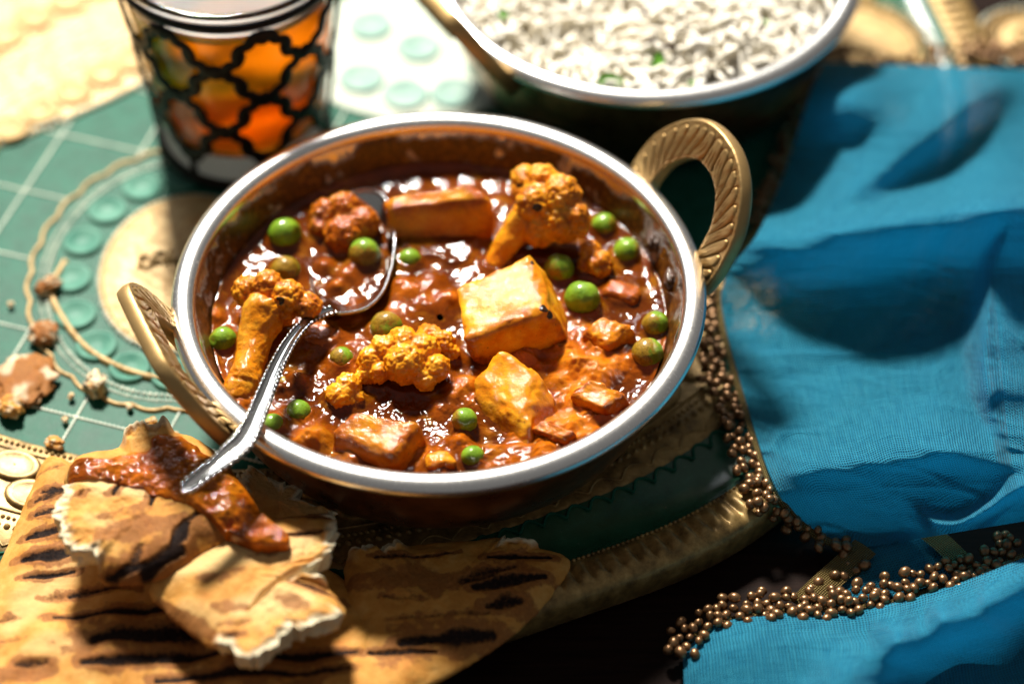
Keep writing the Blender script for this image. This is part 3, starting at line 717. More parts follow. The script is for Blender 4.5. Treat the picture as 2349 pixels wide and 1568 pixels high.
def wedge(top, bot, label, seed, glaze=0.3, rnd=0.12, chars=(), rough=1.0):
    Q = A0([[PV(*p) for p in bot], [PV(*p) for p in top]])          # [z][corner A B C D]
    n = 30; lin = np.linspace(-1, 1, n); g = np.stack(np.meshgrid(lin, lin, indexing='ij'), -1).reshape(-1, 2); b = MB()
    for ax in range(3):
        for sg in (-1, 1):
            p = np.zeros((n * n, 3)); p[:, ax] = sg; p[:, (ax + 1) % 3] = g[:, 0]; p[:, (ax + 2) % 3] = g[:, 1]
            f = grid_faces(n, n); b.add(p, f if sg > 0 else f[:, ::-1])
    V, F = b.get(); hs = 1.0; inner = np.clip(V, -(1 - rnd), 1 - rnd); d = V - inner; L = np.linalg.norm(d, axis=1)[:, None]
    V2 = inner + d / np.maximum(L, 1e-9) * np.minimum(L, rnd); k = (V2 + 1) / 2
    wA = (1 - k[:, 0]) * k[:, 1]; wB = k[:, 0] * k[:, 1]; wC = k[:, 0] * (1 - k[:, 1]); wD = (1 - k[:, 0]) * (1 - k[:, 1])
    W = sum(((1 - k[:, 2]) * w)[:, None] * Q[0][i] + (k[:, 2] * w)[:, None] * Q[1][i] for i, w in enumerate((wA, wB, wC, wD)))
    c = Q.reshape(-1, 3).mean(0); q = W - c; edge = sstep(0.45, 0.97, np.sort(np.abs(V), axis=1)[:, 1])
    nd = q / np.linalg.norm(q, axis=1)[:, None]
    W = W + np.stack([fbm(q * 0.7 + 9 * k_, 2, seed + 40 * k_) for k_ in (1, 2, 3)], 1) * 0.10
    W = W + nd * (rough * (0.10 * fbm(q * 1.4, 4, seed) + 0.035 * fbm(q * 4.5, 4, seed + 2)) + 0.10 * edge * fbm(q * 3.0, 3, seed + 4))[:, None]
    r = 0.5 * np.linalg.norm(Q[1][0] - Q[1][2]); SOL.append((c[0], c[1], r * 0.75))
    gl = np.clip(glaze + 0.60 * fbm(q * 1.1 + 5, 5, seed + 7, .6) + 0.75 * edge * sstep(-.35, .35, fbm(q * 0.9, 2, seed + 5)) + 0.75 * sstep(ZS + 0.55, ZS + 0.05, W[:, 2]), 0, 1)
    key = np.round(W, 5); _, idx, inv = np.unique(key, axis=0, return_index=True, return_inverse=True)
    F = [inv.reshape(-1)[f] for f in F]; W2 = W[idx]
    return mk('potato_chunk', W2, F, MAT['potato'], loc=(c[0], c[1], W2[:, 2].min()), attrs={'glaze': gl[idx], 'char': char_at(W2, chars)}, label=label, cat='potato', group='potato chunks in the curry')
wedge([(1052, 655, 4.8), (1216, 572, 5.3), (1266, 708, 5.2), (1066, 782, 4.6)], [(1060, 740, 2.9), (1320, 735, 2.9), (1318, 822, 2.9), (1092, 862, 2.9)],
      'large bright yellow potato cube in the middle, biggest chunk of the curry', 11, -0.10, 0.2, [(1248, 706, 5.15, .2), (1222, 600, 5.2, .13), (1262, 722, 4.9, .18), (1232, 640, 5.25, .10), (1243, 672, 5.2, .12)])
wedge([(882, 458, 4.5), (1085, 415, 5.2), (1138, 450, 5.0), (898, 480, 4.5)], [(890, 540, 2.9), (1120, 520, 2.9), (1132, 580, 2.9), (900, 586, 2.9)],
      'long orange potato wedge at the back behind the spoon', 12, 0.3, 0.24)
wedge([(1078, 872, 3.9), (1150, 792, 4.7), (1240, 842, 4.6), (1215, 975, 4.15)], [(1095, 975, 2.9), (1190, 870, 2.9), (1310, 975, 2.9), (1195, 1095, 2.9)],
      'tall orange potato wedge below the large yellow cube', 13, 0.0, 0.36)
wedge([(760, 992, 4.1), (812, 942, 4.4), (958, 968, 4.5), (900, 1046, 4.3)], [(752, 1080, 2.9), (810, 1010, 2.9), (1010, 1040, 2.9), (930, 1120, 2.9)],
      'reddish orange potato chunk with a black burnt spot near the front rim', 14, 0.34, 0.26, [(858, 1022, 4.45, .2), (868, 1010, 4.5, .12)])
wedge([(1332, 765, 3.9), (1385, 722, 4.2), (1452, 742, 4.1), (1400, 792, 3.9)], [(1322, 820, 2.9), (1390, 780, 2.9), (1480, 805, 2.9), (1400, 850, 2.9)],
      'small orange potato lump at right beside two peas', 15, 0.40, 0.28)
wedge([(1310, 905, 3.95), (1350, 874, 4.2), (1432, 898, 4.1), (1382, 940, 4.1)], [(1300, 965, 2.9), (1350, 930, 2.9), (1478, 940, 2.9), (1400, 1000, 2.9)],
      'small sauce coated potato lump by the right front rim', 16, 0.45, 0.26)
wedge([(1220, 984, 3.9), (1242, 964, 4.0), (1322, 990, 4.05), (1292, 1008, 3.95)], [(1215, 1020, 3.0), (1245, 1000, 3.0), (1335, 1025, 3.0), (1295, 1045, 3.0)],
      'thin orange potato sliver near the front right rim', 17, 0.45, 0.3)
chunk(1425, 672, 3.35, (1.4, 0.9, 0.7), -20, 'half sunken reddish potato bit right of the large pea', 18, glaze=0.75, rnd=.28)
chunk(1046, 590, 3.25, (1.2, 0.7, 0.7), -10, 'dark half sunken potato bit between spoon and tall floret', 19, glaze=0.9, rnd=.28)
chunk(1000, 1060, 3.5, (0.9, 0.7, 0.7), 20, 'small orange potato bit at the front rim left of the lowest pea', 20, glaze=0.4, rnd=.25)
chunk(735, 775, 3.3, (1.5, 1.1, .8), -20, 'dark sauce covered potato piece right of the spoon handle with a black speck', 21, glaze=0.95, rnd=.3, chars=[(732, 772, 3.8, .12)])

IV3, IF3 = ICO[4]
def pea(u, v, z, r, label, gdir, gamt, seed):
    c = PV(u, v, z); R = r / 68.0
    n = IV3; d = A0(gdir, float); d /= np.linalg.norm(d)
    gl = sstep(-0.9, 1.0, n @ d) * (gamt + 0.04)
    V = n * A0([1.0, 0.97, 0.93]) * (R * (1 + 0.07 * fbm(n * 1.2, 3, seed) + 0.018 * fbm(n * 4, 3, seed) - 0.10 * np.exp(-((1 - n @ (A0([sin(seed), cos(seed * 2), .9]) / np.linalg.norm([sin(seed), cos(seed * 2), .9]))) / 0.05) ** 2)))[:, None] @ rot(seed * 31, seed * 17, seed * 11).T
    V = V + c; SOL.append((c[0], c[1], R)); gl = np.maximum(gl, 0.9 * sstep(ZS + 0.32, ZS + 0.05, V[:, 2]))
    return mk('pea', V, IF3, MAT['pea'], loc=(c[0], c[1], V[:, 2].min()), attrs={'glaze': gl}, label=label, cat='pea', group='green peas in the curry')
for k, a in enumerate([
    (654, 537, 3.6, 41, 'large green pea at the left back of the pot, behind the spoon', (.6, -.3, -.6), 0.55),
    (655, 622, 3.5, 38, 'green pea half coated in dark sauce above the left floret', (-1, -.1, .3), 0.85),
    (512, 781, 3.55, 34, 'bright green pea at the far left against the pot wall', (.2, -.8, -.5), 0.6),
    (836, 583, 3.6, 39, 'pea inside the spoon with an orange sauce cap', (.5, .2, .8), 1.0),
    (940, 598, 3.4, 30, 'small dark pea just right of the spoon edge', (0, -.5, -.5), 0.5),
    (886, 752, 3.6, 41, 'pea with a sauce streak behind the bright yellow floret', (-.7, .1, .5), 0.7),
    (783, 825, 3.45, 31, 'half sunken pea left of the bright yellow floret', (.2, .6, .9), 0.75),
    (686, 945, 3.5, 30, 'bright pea right of the spoon handle near the front left rim', (.2, -1, -.3), 0.4),
    (625, 975, 3.5, 29, 'pea touching the front left rim beside the spoon handle', (0, -1, -.3), 0.4),
    (1386, 517, 3.5, 32, 'pea at the back right by the tall floret', (.6, -.2, .6), 0.65),
    (1438, 577, 3.55, 35, 'pea with an orange sauce top at the right wall', (.2, .2, 1), 0.75),
    (1283, 615, 3.65, 37, 'dark green pea directly behind the large yellow cube', (0, -.3, -.8), 0.5),
    (1336, 684, 3.75, 43, 'largest pea, right of the large yellow potato cube', (-.4, .2, .7), 0.55),
    (1503, 745, 3.55, 33, 'upper of the two peas by the right rim', (.3, -.8, .2), 0.65),
    (1486, 812, 3.65, 39, 'lower pea by the right rim, half covered in yellow sauce', (.7, -.1, .6), 0.8),
    (1066, 963, 3.75, 30, 'pea with a yellow sauce cap left of the tall orange wedge', (.1, .5, .9), 0.85),
    (1085, 1047, 3.6, 27, 'lowest pea in the pot near the front rim', (-.5, .6, .6), 0.6),
    (655, 886, 3.2, 27, 'almost sunken pea beside the spoon handle', (.1, .1, .8), 0.85),
    (1275, 812, 3.15, 30, 'almost sunken dark pea under the large yellow cube', (.1, .1, .8), 0.9),
    (1455, 508, 3.2, 22, 'tiny sauce covered pea by the back right wall', (.1, .1, .8), 1.0)]):
    pea(*a, k + 3)

# the sauce
nr, na = 190, 760
rr = np.linspace(0.003, 1, nr) ** 0.72 * 7.78; aa = np.linspace(0, 2 * pi, na, endpoint=False)
X = np.multiply.outer(rr, np.cos(aa)).ravel(); Y = np.multiply.outer(rr, np.sin(aa)).ravel()
R_ = np.hypot(X, Y); P2 = xyz(X, Y)
front = sstep(4.0, -4.5, Y - 0.15 * X)
n1 = fbm(P2 * 0.62 + 3.1, 3, 61); n2 = fbm(P2 * 1.5 + 7.7, 4, 62); n3 = fbm(P2 * 4.0, 3, 63); wl = worley(xyz(X, Y, np.zeros_like(X)) * 1.15 + 5.5, 77)
lump = np.clip(0.35 + 0.9 * n1 + 0.35 * n2, 0, 1) * (0.30 + 0.70 * front)
hz = lump * (0.20 + 0.34 * np.clip(0.62 - wl, 0, 1)) + 0.10 * n2 * (0.25 + 0.75 * front) * (0.3 + lump) + 0.05 * n3 * (0.15 + front) * (.25 + lump) + 0.022 * fbm(P2 * 8.5, 3, 64) * (0.2 + front)
men = np.zeros_like(X)
for (x, y, r) in SOL:
    d = np.hypot(X - x, Y - y) - r; men = np.maximum(men, 0.17 * np.exp(-np.clip(d, 0, None) / 0.14))
men = np.maximum(men, 0.16 * np.exp(-(7.72 - R_).clip(0) / 0.16))
for (u, v, r, h) in [(745, 600, 24, .28), (795, 622, 26, .25), (770, 650, 20, .2), (930, 655, 40, .35), (985, 690, 50, .38), (1040, 680, 26, .25), (990, 640, 30, .3), (1060, 880, 30, .3), (1350, 850, 40, .3), (1400, 850, 34, .25), (1310, 830, 26, .3),
                     (720, 1000, 40, .35), (690, 1010, 26, .3), (1010, 920, 26, .25), (1040, 900, 20, .3), (1330, 980, 40, .3), (1120, 1030, 26, .3), (1180, 1050, 44, .3), (1250, 1040, 36, .3), (1060, 1010, 26, .3), (1420, 830, 24, .2), (500, 720, 20, .2), (1280, 870, 24, .25), (1330, 900, 24, .3), (690, 860, 20, .2), (950, 1040, 30, .2), (1110, 1070, 30, .3)]:
    p = PV(u, v, ZS + 0.2); d = np.hypot(X - p[0], (Y - p[1])) / (r / 68.0)
    hz = hz + h * np.exp(-d ** 2.6) * (1 + 0.5 * n2); lump = np.clip(lump + 0.45 * np.exp(-d ** 2), 0, 1)
Z = ZS - 0.06 + hz + men * np.where(hz > .25, .4, 1)
ph_ = np.linspace(0, 2 * pi, na, endpoint=False)
V = np.stack([X, Y, Z], 1)
mk('curry_sauce', V, grid_faces(nr, na, wrap_m=True), MAT['curry'], loc=(0, 0, 1.0), attrs={'lump': lump}, label='glossy red brown curry sauce filling the front dish', cat='sauce')
def zsauce(p): 
    k = np.argmin((X - p[0]) ** 2 + (Y - p[1]) ** 2); return Z[k]
# burnt bits sticking to the wall
for k, (u, v, r, lab) in enumerate([(1508, 548, .32, 'dark crusty sauce crumb on the right inner wall, upper one'), (1540, 640, .30, 'dark crusty sauce crumb on the right inner wall, lower one')]):
    p = PV(u, v, 4.2); q = p / np.linalg.norm(p[:2]); p = A0([q[0] * 7.95, q[1] * 7.95, 4.15])
    V = ICO[4][0]; V = V * (r * (1 + 0.5 * fbm(V * 2.2, 4, k + 5)))[:, None] * A0([.7, 1.5, .9]) + p
    mk('crust_bit', V, ICO[4][1], MAT['spice'], loc=p, label=lab, cat='sauce crust', group='crusts on the pot wall')

# ================================================================== spoon
spoon = thing('spoon', PV(760, 715, 4.2), 'silver spoon with rope edged handle resting in the curry pot', 'spoon')
hp = [(765, 712, 4.05, 15, 9), (735, 722, 4.25, 15, 9), (705, 738, 4.5, 15, 9), (672, 775, 4.75, 16, 9), (645, 820, 4.95, 18, 8), (622, 870, 5.1, 20, 8), (600, 925, 5.22, 22, 8), (582, 968, 5.34, 24, 8), (562, 1006, 5.42, 27, 8), (540, 1030, 5.48, 28, 8), (510, 1056, 5.5, 24, 8), (475, 1083, 5.45, 21, 8), (440, 1110, 5.35, 20, 8), (418, 1128, 5.3, 15, 7)]
P_ = A0([PV(u, v, z) for u, v, z, *_ in hp]); Wd = A0([[a / 68, b / 68 * 0.8] for *_, a, b in hp])
q = smooth_curve(np.column_stack([P_, Wd]), 420)
path = q[:, :3]; hw_ = q[:, 3]; ht = q[:, 4]
hw_[-14:] *= np.sqrt(np.clip(1 - np.linspace(0, 1, 14) ** 2, .02, 1))
T, Sd, N = frames(path)
s_len = np.concatenate([[0], np.cumsum(np.linalg.norm(np.diff(path, axis=0), axis=1))])
m = 40; ang = np.linspace(0, 2 * pi, m, endpoint=False); V = np.zeros((len(path), m, 3)); rel = np.zeros((len(path), m))
rope = 0.5 + 0.5 * np.cos(s_len * 2 * pi / 0.22)
for j, a in enumerate(ang):
    cx_, sz_ = cos(a), sin(a); cx2 = np.sign(cx_) * abs(cx_) ** 0.8; top = sz_ > 0.1
    edgek = float(sstep(0.60, 0.74, abs(cx2))) * (1 if sz_ > -0.3 else 0)
    zz = sz_ * ht * (1.0 if sz_ < 0 else 0.7) - (0.045 * math.exp(-(cx2 / 0.33) ** 2) if top else 0) + edgek * (0.02 + 0.035 * rope) * 1.0
    V[:, j] = path + (hw_ * cx2 * (1 + edgek * 0.10 * (rope - .5)))[:, None] * Sd + zz[:, None] * N
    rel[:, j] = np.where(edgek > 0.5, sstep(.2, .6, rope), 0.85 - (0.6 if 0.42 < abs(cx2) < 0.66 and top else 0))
F = [grid_faces(len(path), m, wrap_m=True)]
Vv = V.reshape(-1, 3); k0 = len(Vv); Vv = np.concatenate([Vv, path[:1], path[-1:]]); j = np.arange(m); j2 = (j + 1) % m
F.append(np.concatenate([np.stack([np.full(m, k0), j2, j], 1), np.stack([np.full(m, k0 + 1), (len(path) - 1) * m + j, (len(path) - 1) * m + j2], 1)]))
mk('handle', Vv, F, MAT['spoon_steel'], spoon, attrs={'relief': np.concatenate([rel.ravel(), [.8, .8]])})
# bowl of the spoon: egg outline, tilted shell
edge_pts = [(760, 716, 4.0), (805, 716, 3.95), (845, 703, 3.9), (876, 672, 3.85), (896, 622, 3.82), (905, 565, 3.8), (902, 505, 3.8), (886, 458, 3.8), (858, 437, 3.72), (815, 440, 3.5), (765, 475, 3.3), (725, 540, 3.2), (712, 610, 3.25), (720, 668, 3.6), (738, 700, 3.9)]
E = smooth_curve(A0([PV(*e) for e in edge_pts]), 220, True); c = E.mean(0); b = MB(); VV = []
rings = np.linspace(1, 0.02, 26)
for k in rings:
    ring = c + (E - c) * k; ring[:, 2] -= 0.95 * (1 - k ** 2); VV.append(ring)
for k in rings[::-1]:
    ring = c + (E - c) * (k * 1.0 + 0.012); ring[:, 2] -= 0.95 * (1 - k ** 2) + 0.10; VV.append(ring)
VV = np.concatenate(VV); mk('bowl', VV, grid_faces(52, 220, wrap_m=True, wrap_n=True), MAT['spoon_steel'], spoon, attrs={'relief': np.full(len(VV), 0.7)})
lip = np.concatenate([E, E[:1]]); mk('bowl_edge', *tube(lip, 0.055, 0.06, 8), MAT['spoon_steel'], spoon, attrs={'relief': np.full(len(lip) * 8 + 2, .9)})

# ================================================================== tumbler with black fretwork
tb = PV(563, 306, 0.12); th_ = 9.0
tumbler = thing('tumbler', (tb[0], tb[1], 0.12), 'amber tea glass in black lattice fretwork at the back left', 'tea glass')
def rt(z): return 3.18 + 0.085 * z + 0.0035 * z * z
zz = np.linspace(0.55, th_, 30)
prof = [(0.02, 1.62), (2.7, 1.62), (rt(1.75) - 0.10, 1.66)] + [(rt(z) - 0.10, z) for z in np.linspace(1.75, th_, 26)] + [(rt(th_) - 0.17, th_ + 0.09), (rt(th_) - 0.26, th_)] + [(rt(z) - 0.30, z) for z in zz[::-1] if z > 2.1] + [(2.7, 1.85), (0.02, 1.78)]
V, F = revolve(prof, 128, tb); mk('glass_wall', V, F, MAT['clear_glass'], tumbler)
V, F = revolve([(0.02, 0.16), (2.9, 0.18), (rt(.3) - .14, 0.35)] + [(rt(z) - 0.10, z) for z in np.linspace(.5, 1.5, 8)] + [(rt(1.55) - .14, 1.58), (2.6, 1.6), (0.02, 1.6)], 96, tb); mk('thick_glass_foot', V, F, MAT['light_filled_glass'], tumbler)
zl = 7.9
prof = [(0.02, 1.62), (2.9, 1.68), (rt(2.1) - 0.2, 2.0)] + [(rt(z) - 0.2, z) for z in np.linspace(2.2, zl, 16)] + [(rt(zl) - 0.5, zl - 0.02), (0.02, zl - 0.05)]
V, F = revolve(prof, 128, tb); mk('tea', V, F, MAT['tea'], tumbler)
fr = MB(); NC = 7; dth = 2 * pi / NC; rows = [0.55, 1.55, 3.15, 4.75, 6.35, 7.95, 8.75]
phi0 = radians(-94.5)
def cyl(a, z, off=0.06): 
    r = rt(z) + off; return A0([tb[0] + r * cos(a), tb[1] + r * sin(a), tb[2] + z])
for i in range(1, 5):
    z0, z1 = rows[i], rows[i + 1]
    for k in range(NC):
        a0 = phi0 + dth * (k + 0.5 * (i % 2))
        for sg in (1, -1):
            tt_ = np.linspace(0, 1, 40); wv = 0.11 * np.sin(2 * pi * tt_) + 0.05 * np.sin(6 * pi * tt_)
            a = a0 + sg * dth * 0.5 * (tt_ + wv * 0.55); z = z0 + (z1 - z0) * (tt_ - wv)
            p = A0([cyl(x, y) for x, y in zip(a, z)]); wd = 0.21 + 0.10 * (np.abs(tt_ - 0.5) * 2) ** 3 + 0.07 * np.exp(-((tt_ - .5) / .07) ** 2)
            up = p - A0([tb[0], tb[1], 0]); up[:, 2] = 0
            T = np.gradient(p, axis=0); T /= np.linalg.norm(T, axis=1)[:, None]; O_ = up / np.linalg.norm(up, axis=1)[:, None]; Sd = np.cross(T, O_)
            an = np.linspace(0, 2 * pi, 8, endpoint=False)
            V = p[:, None] + (wd[:, None] * np.cos(an))[..., None] * Sd[:, None] + (0.09 * np.sin(an))[None, :, None] * O_[:, None]
            fr.add(V.reshape(-1, 3), grid_faces(40, 8, wrap_m=True))
for i in range(1, 6):
    for k in range(NC):
        a0 = phi0 + dth * (k + 0.5 * (i % 2)); p = cyl(a0, rows[i]); R3 = A0(Vector((cos(a0), sin(a0), 0)).to_track_quat('Z', 'Y').to_matrix())
        V = ICO[2][0] * A0([0.36, 0.36, 0.10]); fr.add(V @ R3.T + p, ICO[2][1])
for i, up in ((1, False),):
    for k in range(NC):
        a0 = phi0 + dth * (k + 0.5)
        p = A0([cyl(a0, z) for z in np.linspace(0.5, 1.6, 8)]); fr.add(*tube(p, 0.16, 0.10, 8, up=(cos(a0), sin(a0), 0)))
fr.mk('fretwork', MAT['black_metal'], parent=tumbler)
V, F = revolve([(0.02, 0.0), (3.28, 0.0), (3.40, 0.08), (3.43, 0.28), (3.40, 0.48), (3.34, 0.54), (3.28, 0.42), (3.26, 0.12), (0.02, 0.12)], 96, tb); mk('base_ring', V, F, MAT['black_metal'], tumbler)
V, F = revolve([(rt(8.4) - .06, 8.4), (rt(8.4) + .10, 8.4), (rt(8.55) + .12, 8.55), (rt(8.7) + .09, 8.7), (rt(8.7) - .06, 8.72), (rt(8.4) - .06, 8.4)], 128, tb); mk('top_ring', V, F, MAT['black_metal'], tumbler)

# ================================================================== rice
hcx, hcy = rc[0], rc[1]
def heap(x, y):
    d = np.hypot(x - hcx, y - hcy)
    p = np.stack([x, y, 0 * x], 1)
    return 4.75 + 0.9 * sstep(7.4, 1.0, d) + 0.95 * np.exp(-(((x - hcx - 1.9) / 2.3) ** 2 + ((y - hcy + 4.2) / 1.9) ** 2)) + 0.55 * fbm(p * 0.45, 3, 5) - 1.0 * np.exp(-(((x - hcx + 3.6) / 1.7) ** 2 + ((y - hcy + 4.4) / 1.8) ** 2))
gr, ga = 60, 120
rr2 = np.linspace(0.02, 7.35, gr); aa2 = np.linspace(0, 2 * pi, ga, endpoint=False)
hx = np.multiply.outer(rr2, np.cos(aa2)).ravel() + hcx; hy = np.multiply.outer(rr2, np.sin(aa2)).ravel() + hcy
rb = MB(); rb.add(np.stack([hx, hy, heap(hx, hy) - 0.34], 1), grid_faces(gr, ga, wrap_m=True))
# one grain: slim, bent, pointed
gu = np.linspace(0, 1, 9); gp = np.stack([(gu - .5) * 0.92, 0 * gu, -0.10 * (2 * gu - 1) ** 2 + 0.05], 1)
gp = gp * A0([1.4, 1, 1.3])
GV, GF = tube(gp, 0.125 * np.sqrt(np.clip(1 - (2 * gu - 1) ** 4, 0.05, 1)), 0.10 * np.sqrt(np.clip(1 - (2 * gu - 1) ** 4, 0.05, 1)), 7)
NG = 2100; ar = np.sqrt(rng.uniform(0, 1, NG)) * 7.3; at_ = rng.uniform(-pi, pi, NG)
keep = (ar * np.sin(at_) < 3.0); ar, at_ = ar[keep], at_[keep]; gx_ = hcx + ar * np.cos(at_); gy_ = hcy + ar * np.sin(at_); gz = heap(gx_, gy_) + rng.uniform(-0.18, 0.28, len(gx_))
for x, y, z in zip(gx_, gy_, gz):
    s_ = random.uniform(.78, 1.15); rb.add((GV * A0([s_, 1, 1])) @ rot(random.uniform(-90, 90), random.gauss(0, 19), random.uniform(0, 360)).T + A0([x, y, z]), GF)
rb.mk('rice', MAT['rice'], loc=(hcx, hcy, 2.0), label='heap of fluffy white basmati rice in the back dish', cat='rice', kind='stuff')
def hz1(p): return float(heap(A0([p[0]]), A0([p[1]]))[0])
for k, (u, v, lab) in enumerate([(1535, 108, 'brown cumin seed on the rice above the green leaf sliver'), (1340, 115, 'dark cumin seed lying in the left hollow of the rice'), (1290, 105, 'dark cumin seed at far left of the rice hollow'), (1385, 108, 'cumin seed between the left hollow and the bright rice mound'), (1500, 90, 'cumin seed on top of the bright rice mound'), (1745, 80, 'curled brown cumin seed in the rice at right'), (1480, 30, 'dark cumin seed near the top of the picture')]):
    p = PV(u, v, 5.1); p[2] = hz1(p) + 0.2; p = PV(u, v, p[2]); V = (GV * A0([0.5, .75, .75])) @ rot(10, 8, k * 47 + 15).T + p
    mk('cumin_seed', V, GF, MAT['spice'], loc=p, label=lab, cat='cumin seed', group='cumin seeds on the rice')
def leaf(u, v, L, W, rz, rx, lab, cup=0.25):
    p = PV(u, v, 5.3); z = hz1(p) + 0.30; p = PV(u, v, z); n_ = 14; m_ = 9
    a = np.linspace(0, 1, n_); b_ = np.linspace(-1, 1, m_); A_, B_ = np.meshgrid(a, b_, indexing='ij')
    x = (A_ - 0.5) * L; y = B_ * W * np.sin(pi * np.clip(A_, .02, .98)) ** 0.7; zt = cup * (B_ ** 2) * W + 0.10 * np.sin(A_ * 5)
    top = np.stack([x, y, zt], -1).reshape(-1, 3); V = np.concatenate([top, top - A0([0, 0, 0.03])]); f = grid_faces(n_, m_)
    mk('herb_leaf', V @ rot(rx, -20, rz).T + p, [np.concatenate([f, f[:, ::-1] + n_ * m_])], MAT['herb'], loc=p, label=lab, cat='herb leaf', group='green herb pieces on the rice')
leaf(1508, 140, 1.1, .22, 58, 30, 'bright green upright herb sliver on the rice mound')
leaf(1398, 188, 1.1, .32, -8, 25, 'dark green herb leaf at the front rim of the rice dish')
leaf(1592, 190, .5, .12, 10, 20, 'tiny green herb fleck near the rice front edge')
leaf(1755, 52, .45, .12, 70, 20, 'tiny green herb fleck on the rice at far right')
leaf(1150, 35, .6, .2, 20, 20, 'small green herb fleck at the left edge of the rice')

# ================================================================== breads
def seg_char(P, segs, z):
    """list of (u0,v0,u1,v1,width_px,strength) -> soft mark"""
    c = np.zeros(len(P))
    for k, (u0, v0, u1, v1, wpx, st) in enumerate(segs):
        a = PV(u0, v0, z)[:2]; b = PV(u1, v1, z)[:2]; d = b - a; L2 = d @ d; t = np.clip(((P - a) @ d) / max(L2, 1e-9), 0, 1)
        e = P - (a + np.outer(t, d)); ww = wpx / 74.0 * (1 + 0.5 * noise(xyz(P[:, 0] * 1.3, P[:, 1] * 1.3), 90 + k)) * (0.45 + 0.55 * np.sin(pi * np.clip(t, .08, .92)))
        c = np.maximum(c, st * np.exp(-((e ** 2).sum(1) / np.maximum(ww, .02) ** 2) ** 1.3))
    return c
TOPS = {}
def bread(name, poly, zfun, thick, label, group, seed, chars=(), browns=(), torn=(), pale=(), zc=None, cen=None, rough=0.10, wave=0.15, edge=0.5, lay=None, material='bread', creases=(), cat='flatbread'):
    zc = zc if zc is not None else thick
    p = A0(poly, float); z = np.full(len(p), zc)
    for _ in range(3):
        w_ = PV(p[:, 0], p[:, 1], z); z = zfun(w_[:, 0], w_[:, 1]) + thick * 0.8
    na_, nr_ = 520, 110
    B = smooth_curve(w_[:, :2], na_, True)
    tor = np.zeros(na_)
    for (u, v, r) in torn:
        t0 = PV(u, v, zc)[:2]; tor = np.maximum(tor, sstep(r / 60.0, r / 60.0 * 0.6, np.linalg.norm(B - t0, axis=1)))
    c = B.mean(0) if cen is None else PV(cen[0], cen[1], zc)[:2]
    jit = fbm(xyz(B[:, 0] * 1.6, B[:, 1] * 1.6), 4, seed) * rough * (1 + 5.0 * tor) + tor * 0.10 * fbm(xyz(B[:, 0] * 5, B[:, 1] * 5), 4, seed + 1)
    dr = B - c; Rr = np.linalg.norm(dr, axis=1); B = c + dr * ((Rr + jit) / Rr)[:, None]; Rr = Rr + jit
    rho = 1 - (1 - np.linspace(0.004, 1, nr_)) ** 1.35
    xy = (c + (B - c)[None] * rho[:, None, None]).reshape(-1, 2); d = ((1 - rho)[:, None] * Rr[None]).ravel(); tt_ = np.tile(tor, nr_)
    q = xyz(xy[:, 0], xy[:, 1])
    prof = (1 - np.exp(-d / edge)) * 0.62 + 0.38; prof = prof * (1 - tt_) + tt_ * (0.92 + 0.08 * sstep(0, .4, d))
    bz = zfun(xy[:, 0], xy[:, 1])
    hh = wave * fbm(q * 0.5, 3, seed + 2) + 0.045 * fbm(q * 1.6, 3, seed + 3) + 0.010 * fbm(q * 7.0, 3, seed + 4)
    hh = hh + tt_ * sstep(.7, .0, d) * 0.20 * fbm(q * 3.2, 4, seed + 8)
    ch = 0.86 * seg_char(xy, chars, zc); br = np.maximum(seg_char(xy, browns, zc), 0.85 * seg_char(xy, [(a_ - 14, b_, c_ + 14, d_, w2 * 2.2, s_) for a_, b_, c_, d_, w2, s_ in chars], zc)); pl = seg_char(xy, pale, zc); cre = seg_char(xy, creases, zc)
    top = bz + thick * prof + hh * sstep(0, .3, d) + tt_ * 0.05 * fbm(q * 4, 3, seed + 9) - 0.07 * sstep(.3, .8, ch) - 0.25 * cre
    cr = np.clip(tt_ * sstep(0.42, 0.05, d + 0.25 * fbm(q * 2.5, 3, seed + 6)), 0, 1)
    cr = np.maximum(cr, cre * 0.8)
    Vt = np.column_stack([xy, top])
    # side and underside
    nsd = 7; rows_ = []
    Bt = top.reshape(nr_, na_)[-1]; b0 = zfun(B[:, 0], B[:, 1])
    for k in range(1, nsd + 1):
        f = k / nsd; bul = 0.10 * sin(pi * f) * (1 - tor) - 0.25 * f * f * (1 - tor) - tor * 0.18 * f
        wob = tor * 0.30 * fbm(np.column_stack([B * 3, np.full(na_, f * 2.0)]), 4, seed + 12)
        rows_.append(np.column_stack([B + dr / np.linalg.norm(dr, axis=1)[:, None] * (bul + wob)[:, None], Bt * (1 - f) + (b0) * f]))
    rows_.append(np.column_stack([c + (B - c) * 0.3, b0 * 0 + zfun(np.full(na_, c[0]), np.full(na_, c[1])) + 0.02]))
    V = np.concatenate([Vt] + rows_); n_rows = nr_ + nsd + 1
    ext = (nsd + 1) * na_
    sidecr = np.concatenate([np.tile(tor, nsd + 1)]); at = {'char': np.concatenate([ch, np.tile(ch[-na_:], nsd + 1) * .7]), 'brown': np.concatenate([br, np.tile(br[-na_:] + .12 * (1 - tor), nsd + 1)]),
          'pale': np.concatenate([pl, np.zeros(ext)]), 'crumb': np.concatenate([cr, sidecr])}
    at['char'] = at['char'] * (1 - at['crumb']); at['brown'] = at['brown'] * (1 - at['crumb'])
    TOPS[label] = (xy, top)
    return mk(name, V, grid_faces(n_rows, na_, wrap_m=True), MAT[material], loc=(c[0], c[1], float(b0.min())), attrs=at, label=label, cat=cat, group=group)
